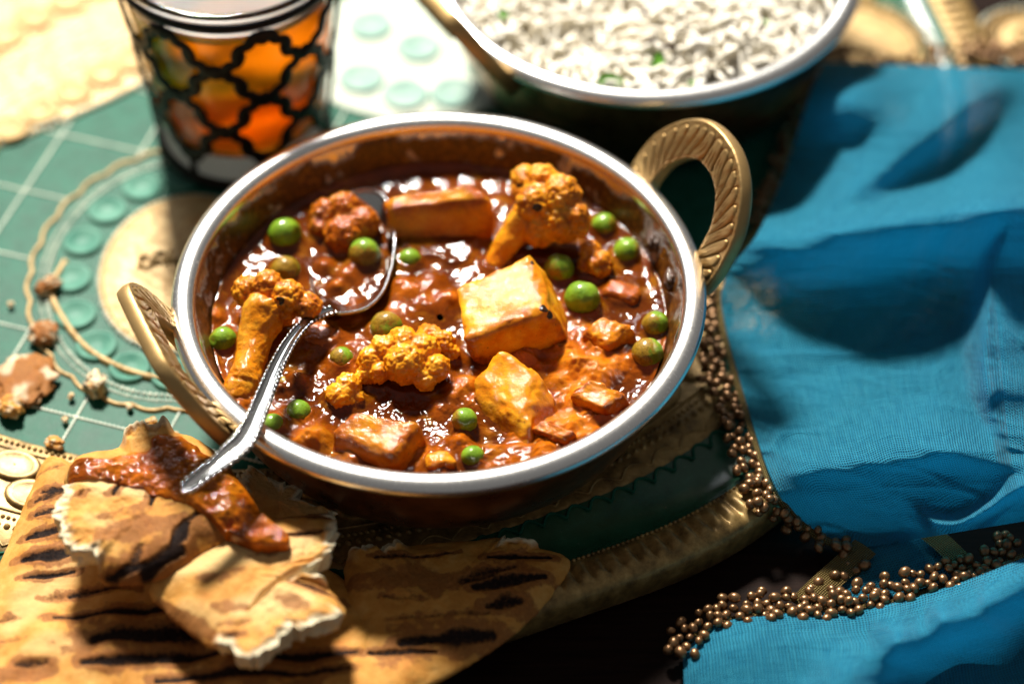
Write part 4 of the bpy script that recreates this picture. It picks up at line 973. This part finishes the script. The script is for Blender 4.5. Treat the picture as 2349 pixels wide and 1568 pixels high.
def top_of(label):
    xy, tp = TOPS[label]; k = (np.arange(len(tp)) % 3 == 0); xy = xy[k]; tp = tp[k]; g = {}
    h = 0.12
    for (x, y), z in zip(xy, tp):
        key = (int(x // h), int(y // h)); g[key] = max(g.get(key, -9), z)
    def f(x, y, default=0.0):
        x = np.atleast_1d(x); y = np.atleast_1d(y); out = np.full(len(x), default)
        for i, (a, b) in enumerate(zip(x, y)): out[i] = g.get((int(a // h), int(b // h)), default)
        return out
    return f
pt = lambda u, v, z: PV(u, v, z)[:2]
flat0 = lambda x, y: 0.12 + 0 * x
GRP = 'grilled flatbreads at the front left'
LA = 'large grilled flatbread with black bar marks along the left edge, lowest of the pile'
bread('flatbread', [(122, 1030), (95, 1042), (60, 1120), (20, 1220), (-30, 1330), (-90, 1480), (-110, 1640), (60, 1760), (400, 1790), (760, 1740), (870, 1560), (850, 1400), (760, 1290), (600, 1230), (420, 1180), (250, 1110), (170, 1060)],
      lambda x, y: 0.15 + 0 * x, 0.95, LA, GRP, 31,
      chars=[(82, 1150, 150, 1128, 12, .8), (72, 1080, 150, 1070, 9, .62), (98, 1130, 160, 1124, 12, .9), (85, 1182, 150, 1172, 13, .9), (62, 1230, 150, 1222, 14, 1), (52, 1282, 178, 1270, 17, 1.05), (55, 1322, 170, 1312, 16, 1), (160, 1362, 300, 1352, 14, .85), (100, 1366, 150, 1362, 9, .6), (0, 1420, 30, 1416, 10, .7),
             (130, 1420, 420, 1400, 16, 1), (220, 1475, 520, 1450, 34, 1.0), (190, 1525, 560, 1500, 20, 1), (560, 1512, 820, 1500, 18, 1), (40, 1532, 110, 1528, 16, .8), (360, 1562, 700, 1550, 18, 1), (700, 1550, 850, 1540, 14, .9), (10, 1475, 50, 1472, 8, .6), (480, 1400, 760, 1395, 30, .8)],
      browns=[(60, 1260, 330, 1240, 26, .35), (100, 1420, 460, 1440, 40, .5), (150, 1500, 700, 1490, 60, .55), (0, 1560, 120, 1540, 40, .8), (300, 1590, 800, 1570, 50, .6)],
      pale=[(20, 1440, 160, 1300, 60, .6), (60, 1500, 200, 1480, 40, .5)], zc=1.0, cen=(330, 1450), wave=0.42)
LB = 'dark grilled triangular flatbread in shade, pointing right in front of the pot'
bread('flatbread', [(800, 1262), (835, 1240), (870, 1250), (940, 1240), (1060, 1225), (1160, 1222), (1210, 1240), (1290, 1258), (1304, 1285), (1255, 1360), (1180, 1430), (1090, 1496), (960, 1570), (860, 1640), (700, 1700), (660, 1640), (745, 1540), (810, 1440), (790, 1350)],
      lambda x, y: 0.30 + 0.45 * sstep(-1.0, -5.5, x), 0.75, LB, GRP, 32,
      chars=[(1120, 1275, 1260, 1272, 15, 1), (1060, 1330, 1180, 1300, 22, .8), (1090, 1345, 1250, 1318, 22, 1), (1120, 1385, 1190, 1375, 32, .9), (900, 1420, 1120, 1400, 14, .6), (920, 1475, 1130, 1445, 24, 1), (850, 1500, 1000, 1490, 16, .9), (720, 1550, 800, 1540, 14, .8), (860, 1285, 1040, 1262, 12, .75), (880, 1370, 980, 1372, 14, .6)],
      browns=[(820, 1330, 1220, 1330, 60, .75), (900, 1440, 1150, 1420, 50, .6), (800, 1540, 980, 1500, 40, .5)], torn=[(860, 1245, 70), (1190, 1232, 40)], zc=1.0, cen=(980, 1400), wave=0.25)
LC = 'torn pale flatbread piece in front, with ragged white crumb at its lower tip'
za = top_of(LA)
bread('flatbread_piece', [(341, 1325), (372, 1372), (420, 1412), (475, 1452), (521, 1480), (560, 1496), (620, 1476), (682, 1449), (740, 1420), (790, 1386), (770, 1352), (735, 1322), (705, 1316), (742, 1275), (766, 1245), (788, 1206), (755, 1172), (690, 1165), (620, 1170), (540, 1190), (450, 1240), (385, 1290)],
      lambda x, y: 1.95 + 0.35 * sstep(-10.5, -5.0, x), 0.95, LC, GRP, 33,
      chars=[(680, 1340, 790, 1372, 10, 1.0), (650, 1180, 760, 1178, 8, .9), (620, 1240, 740, 1228, 8, .9), (560, 1262, 640, 1256, 10, .5), (515, 1470, 545, 1462, 12, 1), (545, 1440, 560, 1432, 10, .7)],
      browns=[(360, 1360, 520, 1470, 22, .85), (450, 1330, 560, 1320, 22, .6), (490, 1390, 560, 1400, 26, .7), (640, 1380, 700, 1400, 26, .65), (570, 1290, 700, 1260, 24, .5), (500, 1430, 560, 1440, 18, .6)],
      pale=[(420, 1310, 700, 1250, 60, .9), (560, 1400, 700, 1380, 60, .9), (420, 1380, 520, 1430, 30, .5)], torn=[(560, 1490, 75), (640, 1470, 60), (740, 1430, 55), (770, 1240, 70), (720, 1315, 40)], zc=2.95, cen=(570, 1330), creases=[(570, 1408, 640, 1340, 7, .9), (640, 1340, 705, 1312, 7, .9)], wave=0.2)
LD = 'thin torn flatbread strip with pale broken edge against the pot front'
bread('flatbread_piece', [(560, 1062), (590, 1075), (625, 1105), (670, 1120), (720, 1160), (770, 1182), (740, 1206), (660, 1205), (600, 1180), (550, 1130)], lambda x, y: 1.35 + 0 * x, 0.6, LD, GRP, 34,
      chars=[(650, 1195, 760, 1188, 7, .9)], torn=[(600, 1085, 80), (690, 1140, 80), (760, 1185, 40)], zc=1.9, cen=(640, 1150), wave=0.1, pale=[(590, 1100, 720, 1170, 50, .5)])
LE = 'torn flatbread piece topped with red curry sauce, uppermost of the pile'
bread('flatbread_piece', [(152, 1048), (210, 1022), (290, 995), (335, 968), (400, 975), (455, 990), (505, 1030), (550, 1085), (585, 1140), (590, 1190), (540, 1214), (470, 1238), (420, 1272), (380, 1292), (300, 1310), (240, 1306), (210, 1276), (168, 1250), (128, 1206), (152, 1140)],
      lambda x, y: 2.65 + 0.4 * sstep(-6.5, -1.5, y) + 0 * x, 1.05, LE, GRP, 35,
      chars=[(250, 1290, 330, 1272, 18, 1), (330, 1285, 410, 1240, 26, 1.1), (395, 1235, 425, 1190, 22, 1.1), (260, 1128, 272, 1105, 10, 1), (345, 1150, 362, 1095, 13, 1), (420, 1190, 480, 1150, 14, .8), (228, 1290, 262, 1296, 14, 1), (180, 1128, 190, 1118, 7, .7), (300, 1280, 320, 1240, 14, .8)],
      browns=[(230, 1220, 420, 1180, 36, .8), (230, 1180, 400, 1150, 28, .55), (300, 1260, 420, 1220, 36, .8), (190, 1250, 260, 1270, 22, .6), (430, 1200, 560, 1190, 34, .7)],
      pale=[(200, 1090, 330, 1120, 46, 1), (200, 1180, 260, 1200, 30, .5)], torn=[(150, 1200, 62), (150, 1130, 55), (190, 1255, 40), (330, 972, 60)], zc=3.85, cen=(370, 1140), wave=0.2, edge=0.4)
# sauce on the uppermost bread
zt = top_of(LE)
def smear(poly, label, seed):
    p = A0(poly, float); w_ = PV(p[:, 0], p[:, 1], np.full(len(p), 4.05)); na_, nr_ = 300, 70
    B = smooth_curve(w_[:, :2], na_, True); c = B.mean(0); dr = B - c; L = np.linalg.norm(dr, axis=1)
    B = c + dr * (1 + 0.42 * fbm(xyz(B[:, 0] * 1.3, B[:, 1] * 1.3), 4, seed) / L)[:, None]; rho = 1 - (1 - np.linspace(.01, 1, nr_)) ** 1.4
    xy = (c + (B - c)[None] * rho[:, None, None]).reshape(-1, 2); d = ((1 - rho)[:, None] * L[None]).ravel(); q = xyz(xy[:, 0], xy[:, 1])
    z = zt(xy[:, 0], xy[:, 1], np.nan); ok = ~np.isnan(z)
    # outside the bread the sauce hangs a little lower
    zz_ = np.where(ok, z, 3.6)
    G = zz_.reshape(nr_, na_)
    for _ in range(4): G = (G + np.roll(G, 1, 1) + np.roll(G, -1, 1)) / 3; G[1:-1] = (G[1:-1] + G[:-2] + G[2:]) / 3
    n2 = fbm(q * 1.3, 4, seed + 2); n3 = fbm(q * 4, 3, seed + 3)
    h = np.sqrt(np.clip(d / 0.35, 0, 1)) * (0.13 + 0.24 * np.clip(n2 + .1, 0, 1) + 0.10 * n3 + 0.03 * fbm(q * 9, 2, seed + 5))
    V = np.column_stack([xy, G.ravel() + 0.0 + h - 0.05 * (d < 0.02)])
    low = np.column_stack([B, G[-1] - 0.35]); V = np.concatenate([V, low])
    mk('sauce_smear', V, grid_faces(nr_ + 1, na_, wrap_m=True), MAT['curry'], loc=(c[0], c[1], 3.6), attrs={'lump': np.concatenate([np.clip(.60 + .6 * n2, 0, 1), np.full(na_, .5)])}, label=label, cat='sauce')
smear([(152, 1052), (180, 1035), (240, 1028), (330, 1012), (352, 986), (420, 985), (470, 1005), (520, 1050), (560, 1095), (600, 1150), (650, 1205), (610, 1225), (545, 1215), (500, 1185), (470, 1165), (420, 1140), (370, 1125), (300, 1100), (230, 1085), (165, 1075)], 'red brown curry sauce smeared over the uppermost torn bread', 51)

# crumbs on the tray
def crumb(u, v, size, label, seed, chars=0.0, m='bread', brown=0.0, crumbv=0.0, flat=0.55, lift=0.0):
    IVx, IFx = ICO[4]; r = A0(size) / 2; n = IVx
    V = n * (1 + 0.55 * fbm(n * 1.5, 3, seed) + 0.28 * fbm(n * 4.5, 4, seed + 1))[:, None] * r; V = V @ rot(0, 0, seed * 40).T
    V[:, 2] = np.maximum(V[:, 2], -r[2] * 0.7); c = PV(u, v, 0.05 + r[2] * 0.6 + lift); V = V + c - A0([0, 0, 0])
    V[:, 2] += 0.10 + lift - V[:, 2].min() if not lift else 0
    at = {'char': np.full(len(V), 0.0) + chars * sstep(-.2, .3, fbm(n * 1.2, 2, seed + 5)), 'brown': np.full(len(V), brown), 'crumb': np.clip(crumbv + 0.7 * sstep(.05, .3, fbm(n * 2.2, 4, seed + 8)), 0, 1), 'pale': np.zeros(len(V))}
    return mk('bread_crumb', V, IFx, MAT[m], loc=(c[0], c[1], V[:, 2].min()), attrs=at, label=label, cat='bread crumb', group='bread crumbs on the tray')
crumb(48, 880, (2.3, 2.4, 0.32), 'large brown bread crust scrap on the green at the far left', 61, brown=0.75, flat=.4)
crumb(26, 936, (1.0, 0.8, 0.6), 'yellow crumb just in front of the brown crust scrap', 62, brown=-.3)
crumb(219, 886, (0.75, 0.9, 0.7), 'small bread crumb with a burnt edge on a green square', 63, chars=0.9, crumbv=0.3)
crumb(110, 655, (1.0, 0.7, 0.5), 'brown crumb on the medallion edge, upper of two', 64, brown=0.9)
crumb(98, 765, (1.0, 0.9, 0.5), 'brown crumb on the medallion edge, lower of two', 65, brown=0.9)
crumb(348, 975, (0.5, 0.4, 0.4), 'tiny brown crumb behind the uppermost torn bread', 66, brown=.4)
crumb(125, 1018, (0.7, 0.5, 0.35), 'small tan crumb at the tip of the large flatbread', 67, brown=.3)
for k, (u, v, lab) in enumerate([(298, 935, 'tiny pale crumb right of the burnt edged crumb'), (402, 1000, 'tiny pale crumb left of the brass handle foot'), (424, 1010, 'tiny pale crumb at the brass handle foot'), (25, 700, 'tiny pale speck on the green at the left picture edge'), (164, 911, 'tiny pale speck on the green near the crust scrap'), (150, 965, 'tiny pale speck on a green square by the dotted line')]):
    crumb(u, v, (.26, .22, .18), lab, 70 + k, crumbv=.5)
chunkbits = [(690, 1085), (668, 1098), (648, 1100)]
for k, (u, v) in enumerate(chunkbits):
    pass

# ================================================================== napkin
napkin = thing('napkin', PV(1990, 800, 0.2), 'bright blue cotton napkin with bronze bead trim, folded and rumpled at right', 'napkin')
def tps(pts, reg=1e-3):
    p = A0(pts, float); xy = p[:, :2] / 300.0; n = len(p)
    def U(r2): return np.where(r2 > 0, 0.5 * r2 * np.log(np.maximum(r2, 1e-12)), 0)
    K = U(((xy[:, None] - xy[None]) ** 2).sum(-1)) + reg * np.eye(n); Pm = np.column_stack([np.ones(n), xy])
    A = np.block([[K, Pm], [Pm.T, np.zeros((3, 3))]]); sol = np.linalg.solve(A, np.concatenate([p[:, 2], np.zeros(3)]))
    def f(u, v):
        q = np.stack([u, v], -1) / 300.0
        return U(((q[:, None] - xy[None]) ** 2).sum(-1)) @ sol[:n] + sol[n] + q @ sol[n + 1:]
    return f
def ridge(u, v, pts, wu, wd, h):
    """fold crest along pts; wu / wd = half width above / below the crest in picture px"""
    P = smooth_curve(pts, 120); yc = np.interp(u, P[:, 0], P[:, 1]) if P[-1, 0] > P[0, 0] else np.interp(u, P[::-1, 0], P[::-1, 1])
    d = v - yc; return h * np.where(d < 0, np.exp(-(d / wu) ** 2), np.exp(-(np.abs(d) / wd) ** 2))
def cloth(name, left, right, zfun, na_=330, nb_=420, lab=None):
    L = smooth_curve(left, nb_); Rt = smooth_curve(right, nb_); a = np.linspace(0, 1, na_)
    uv = L[:, None] * (1 - a)[None, :, None] + Rt[:, None] * a[None, :, None]; u = uv[..., 0].ravel(); v = uv[..., 1].ravel()
    z = zfun(u, v); V = PV(u, v, z)
    G = V.reshape(nb_, na_, 3); wx = np.concatenate([np.zeros((nb_, 1)), np.cumsum(np.linalg.norm(np.diff(G, axis=1), axis=2), axis=1)], 1)
    wy = np.concatenate([np.zeros((1, na_)), np.cumsum(np.linalg.norm(np.diff(G, axis=0), axis=2), axis=0)], 0)
    wv = np.stack([np.broadcast_to(np.linspace(0, np.median(wx[:, -1]), na_), (nb_, na_)) + 0 * wx, wy, 0 * wx], -1).reshape(-1, 3)
    # thickness: an underside sheet joined along the border
    Nn = np.cross(np.gradient(G, axis=1), np.gradient(G, axis=0)); Nn /= np.linalg.norm(Nn, axis=2)[..., None] + 1e-9
    if Nn[..., 2].mean() < 0: Nn = -Nn
    return mk(name, V, grid_faces(nb_, na_), MAT['cloth_blue'], napkin, attrs={'weave': wv}, label=lab), (u, v, z)
def crest(u, v, pts, hs, wu, wd, steep=False):
    """fold along a line that runs left to right: hs = heights at the points, wu / wd = half widths before / behind it in px"""
    P = smooth_curve(np.column_stack([A0(pts, float), A0(hs, float)]), 200); a_ = u if not steep else v; b_ = v if not steep else u
    k = (0, 1) if not steep else (1, 0); o = np.argsort(P[:, k[0]]); yc = np.interp(a_, P[o, k[0]], P[o, k[1]]); h = np.interp(a_, P[o, k[0]], P[o, 2])
    d = b_ - yc; return h * np.where(d < 0, 1 / (1 + (d / wu) ** 2) ** 1.5, 1 / (1 + (d / wd) ** 2) ** 1.5)
def zmain(u, v):
    q = np.stack([u / 70.0, v / 50.0, 0 * u], 1)
    z = 0.62 - (0.62 - (ZT + 0.3)) * sstep(1120, 1235, v + 0.07 * np.clip(u - 2000, 0, 500))
    m = crest(u, v, [(1650, 610), (1700, 570), (1760, 551), (1850, 549), (2000, 524), (2200, 491), (2349, 478), (2510, 470)], [1.0, 1.7, 2.5, 3.1, 3.5, 3.8, 4.0, 4.0], 62, 118)
    r = crest(u, v, [(2349, 470), (2318, 530), (2288, 600), (2272, 700), (2266, 850), (2290, 960), (2330, 1040)], [0.0, .9, 1.7, 2.2, 2.1, 1.3, .3], 34, 230, True) * sstep(470, 560, v) * sstep(1060, 980, v)
    # diagonal fold of the rear half
    ax, ay, bx_, by = 2300, 175, 1930, 455; L = math.hypot(bx_ - ax, by - ay); tx, ty = (bx_ - ax) / L, (by - ay) / L
    t = ((u - ax) * tx + (v - ay) * ty) / L; d = (u - ax) * -ty + (v - ay) * tx       # d > 0 on the upper left
    dg = 2.3 * sstep(-0.15, 0.25, t) * sstep(1.30, 0.85, t) * np.where(d > 0, 1 / (1 + (d / 120) ** 2) ** 1.5, 1 / (1 + (d / 72) ** 2) ** 1.5)
    d2 = (u - 2420) * -ty + (v - 330) * tx; dg2 = 2.0 * np.exp(-(d2 / 95) ** 2) * sstep(0.0, 0.5, t) * sstep(2150, 2330, u)
    lw = crest(u, v, [(1730, 1090), (1790, 1085), (1860, 1072), (1950, 1060), (2060, 1046), (2160, 1034), (2260, 1048), (2349, 1062), (2510, 1070)], [.1, .6, 1.2, 1.5, 1.75, 2.0, 1.8, 1.7, 1.7], 105, 62)
    pk = crest(u, v, [(2060, 1150), (2110, 1178), (2150, 1200), (2200, 1200), (2260, 1172), (2349, 1116), (2510, 1080)], [0, .8, 1.5, 1.7, 1.7, 1.6, 1.5], 26, 70) * sstep(2050, 2130, u)
    sm = 0.13 * np.sin((v + 0.22 * u) / 30.0 + 3.0 * fbm(q * 0.3, 2, 70)) * sstep(780, 900, v) * sstep(1060, 1000, v)
    wr = 1 - np.abs(noise(np.stack([u / 190 + 0.8 * noise(q * 0.25, 75), v / 46, 0 * u], 1), 74)) * 2.2; wr2 = 1 - np.abs(noise(np.stack([(u + .6 * v) / 120, (v - .3 * u) / 60, 0 * u], 1), 76)) * 2.2
    sm = sm + (0.07 * sstep(0, 1, wr) + 0.06 * sstep(0, 1, wr2)) * (0.35 + 0.65 * sstep(680, 850, v))
    z = z + 2.9 * np.exp(-(((u - 1945) / 125) ** 2 + ((v - 225) / 90) ** 2)) + 0.5 * np.exp(-(((u - 2200) / 200) ** 2 + ((v - 170) / 60) ** 2))
    z = z + m + r + dg + dg2 + lw + pk + sm
    z = z + 0.06 * fbm(q * A0([0.4, 0.9, 1]), 2, 71) + 0.025 * fbm(q * A0([0.8, 2.4, 1]), 2, 72) + 0.008 * fbm(q * A0([1.5, 6, 1]), 2, 73)
    return np.maximum(z, ZT + 0.12)
left = [(1888, 143), (1862, 205), (1840, 270), (1812, 360), (1778, 450), (1735, 540), (1680, 610), (1655, 670), (1662, 740), (1685, 830), (1708, 910), (1735, 1000), (1758, 1070), (1785, 1130), (1825, 1190), (1880, 1232), (1965, 1258)]
right = [(2500, 165), (2500, 260), (2500, 380), (2500, 470), (2500, 560), (2500, 660), (2500, 760), (2500, 860), (2500, 960), (2500, 1050), (2500, 1110), (2500, 1170)]
cl, _ = cloth('cloth', left, right, zmain)
# lower fold lying on the table
base2 = tps([(1570, 1470, -2.1), (1650, 1425, -1.9), (1800, 1405, -1.7), (2000, 1395, -1.7), (2200, 1340, -1.5), (2349, 1280, -1.0), (2500, 1220, -.6), (1575, 1520, -1.8), (1700, 1480, -1.1), (1850, 1470, -1.1), (1990, 1455, -1.3), (2120, 1410, -.9), (2240, 1362, -.2), (2349, 1318, .5), (2500, 1260, 1.0),
             (1590, 1600, -1.9), (1720, 1560, -1.2), (1850, 1550, -1.0), (1950, 1535, -.1), (2060, 1470, .4), (2160, 1420, .7), (2260, 1375, .9), (2080, 1540, -1.6), (2200, 1500, -1.9), (2349, 1440, -1.8), (2500, 1400, -1.6), (1900, 1640, -.2), (2100, 1660, -2.2), (2349, 1600, -2.2), (2500, 1560, -2.2), (1650, 1700, -2), (1800, 1700, -1.2)], 2e-3)
def zlow(u, v):
    q = np.stack([u / 70.0, v / 50.0, 0 * u], 1)
    return np.maximum(base2(u, v) + 1.25 + 0.07 * fbm(q * A0([.5, 1.0, 1]), 2, 81) + 0.02 * fbm(q * A0([1.4, 2.4, 1]), 2, 82), ZT + 0.05)
left2 = [(1566, 1476), (1566, 1510), (1580, 1560), (1600, 1620), (1620, 1700)]
# rows run from the bead edge downwards: left = edge curve, right = off picture
edge2 = [(1566, 1478), (1610, 1445), (1680, 1420), (1800, 1406), (1900, 1402), (2000, 1392), (2120, 1362), (2230, 1325), (2349, 1278), (2500, 1218)]
far2 = [(1575, 1760), (1680, 1760), (1800, 1760), (1950, 1760), (2100, 1760), (2250, 1740), (2400, 1700), (2500, 1680)]
cloth('cloth_fold', edge2, far2, zlow)
# dark inner layer between the two, flat on the table
cloth('cloth_fold', [(1985, 1262), (2030, 1232), (2070, 1215), (2110, 1203), (2150, 1195)], [(1850, 1390), (1950, 1385), (2060, 1365), (2160, 1335), (2250, 1318)], lambda u, v: ZT + 0.22 + 0.08 * fbm(np.stack([u / 60., v / 40., 0 * u], 1), 3, 83), 120, 160)
def ribbon(px, wpx, zz0):
    P = A0([PV(u, v, zz0) for u, v in px]); q = smooth_curve(P, 80); T, Sd, N = frames(q); k = np.linspace(-1, 1, 15)
    V = q[:, None] + (k[None, :] * wpx / 66.0)[..., None] * Sd[:, None]; V[..., 2] += 0.05 * (1 - k ** 2)[None] + 0.05
    s = np.concatenate([[0], np.cumsum(np.linalg.norm(np.diff(q, axis=0), axis=1))]); wv = np.stack([np.broadcast_to(s[:, None], (80, 15)), np.broadcast_to(k * wpx / 66.0, (80, 15)), np.zeros((80, 15))], -1).reshape(-1, 3)
    mk('ribbon_trim', V.reshape(-1, 3), grid_faces(80, 15), MAT['gold_thread'], napkin, attrs={'weave': wv})
ribbon([(1985, 1255), (1930, 1305), (1880, 1350), (1835, 1395)], 30, ZT + .35)
ribbon([(2130, 1222), (2165, 1250), (2200, 1285), (2225, 1315)], 26, ZT + .45)
def edging(px, zf, wpx):
    P = smooth_curve(px, 160); V = []
    for k in np.linspace(-1, 1, 9):
        T = np.gradient(P, axis=0); T /= np.linalg.norm(T, axis=1)[:, None]; uv = P + np.stack([-T[:, 1], T[:, 0]], 1) * (k * wpx)
        V.append(PV(uv[:, 0], uv[:, 1], A0([float(zf(a, b)) for a, b in uv]) + 0.05 * (1 - k * k)))
    V = np.stack(V, 1); s = np.concatenate([[0], np.cumsum(np.linalg.norm(np.diff(V[:, 4], axis=0), axis=1))])
    wv = np.stack([np.broadcast_to(s[:, None], (160, 9)), np.broadcast_to(np.linspace(-1, 1, 9) * wpx / 66.0, (160, 9)), np.zeros((160, 9))], -1).reshape(-1, 3)
    mk('woven_edging', V.reshape(-1, 3), grid_faces(160, 9), MAT['gold_thread'], napkin, attrs={'weave': wv})
edging([(1655, 660), (1658, 740), (1680, 830), (1704, 915), (1730, 1000), (1754, 1070), (1780, 1128), (1820, 1185), (1880, 1232), (1960, 1258)], lambda u, v: float(np.interp(v, [1000, 1080, 1120, 1150, 1175, 1200, 1230], [.62, .64, .72, .6, .25, -.3, -.7])) + .04, 9)
edging([(1580, 1470), (1640, 1436), (1720, 1412), (1800, 1404), (1900, 1400), (2000, 1390), (2120, 1360), (2230, 1322), (2349, 1275)], lambda u, v: ZT + .42, 9)
# beads
IB, FB = ICO[2]
bead_me = mesh('bead', IB * A0([0.175, 0.165, 0.205]), FB, MAT['bronze_bead'], A0([0, 0, 0]))
BPOS = []
def trim(px, zf, wpx, per_cm, zoff=0.12):
    P = smooth_curve(px, 400); Wc = A0([PV(u, v, float(zf(u, v))) for u, v in P]); L = np.linalg.norm(np.diff(Wc, axis=0), axis=1).sum()
    n = int(L * per_cm); T = np.gradient(P, axis=0); T /= np.linalg.norm(T, axis=1)[:, None]; Nn = np.stack([-T[:, 1], T[:, 0]], 1)
    done = []
    for k in range(n * 6):
        if len(done) >= n: break
        i = random.randrange(len(P)); o = random.uniform(-1, 1) * wpx; wob = 0.35 * wpx * sin(i * 0.22)
        uv = P[i] + Nn[i] * (o + wob); z = float(zf(*uv)) + zoff + random.uniform(0, 0.22); p = PV(uv[0], uv[1], z)
        if all(np.linalg.norm(p - d) > 0.27 for d in done): done.append(p)
    BPOS.extend(done)
def ztrim(u, v): return float(np.interp(v, [1000, 1080, 1120, 1150, 1175, 1200, 1230], [.2, .3, .5, .6, .2, -.4, -.8]))
trim([(1905, 112), (1960, 128), (2020, 150), (2075, 160), (2130, 135), (2190, 125), (2260, 118), (2349, 128), (2400, 130)], lambda u, v: 0.55, 22, 10)
trim([(1872, 165), (1842, 225), (1815, 310), (1785, 390), (1755, 460), (1735, 520)], lambda u, v: 0.3, 18, 7)
trim([(1646, 665), (1640, 730), (1648, 790), (1640, 850), (1668, 920), (1692, 985), (1712, 1050), (1735, 1110), (1762, 1165)], ztrim, 26, 11)
trim([(1775, 1172), (1820, 1200), (1880, 1236), (1950, 1262)], lambda u, v: ztrim(u, v) - 0.1, 16, 7)
trim([(1556, 1500), (1575, 1455), (1640, 1415), (1720, 1388), (1800, 1385), (1880, 1385), (1960, 1372), (2040, 1352), (2120, 1325), (2200, 1312), (2270, 1295), (2310, 1265), (2325, 1235)], lambda u, v: ZT + 0.5, 28, 13)
trim([(1990, 1300), (1935, 1312), (1880, 1345), (1820, 1370)], lambda u, v: ZT + 0.15, 10, 3)
print('beads', len(BPOS))
order = sorted(range(len(BPOS)), key=lambda k: np.linalg.norm(BPOS[k] - CAM)); org = ORG[napkin.name]
first = None; extra = MB()
for i, k in enumerate(order):
    p = BPOS[k]; e = Euler((random.uniform(0, 3), random.uniform(0, 3), random.uniform(0, 6))); sz = random.uniform(.82, 1.15)
    if i < 295:
        o = bpy.data.objects.new('bead', bead_me); col.objects.link(o); o.parent = napkin
        o.location = Vector((p - org) * S); o.rotation_euler = e; o.scale = (sz, sz, sz)
    else:
        extra.add((IB * A0([0.175, 0.165, 0.205]) * sz) @ A0(e.to_matrix()).T + p, FB)
if extra.n: extra.mk('bead_trim', MAT['bronze_bead'], parent=napkin, kind='stuff')
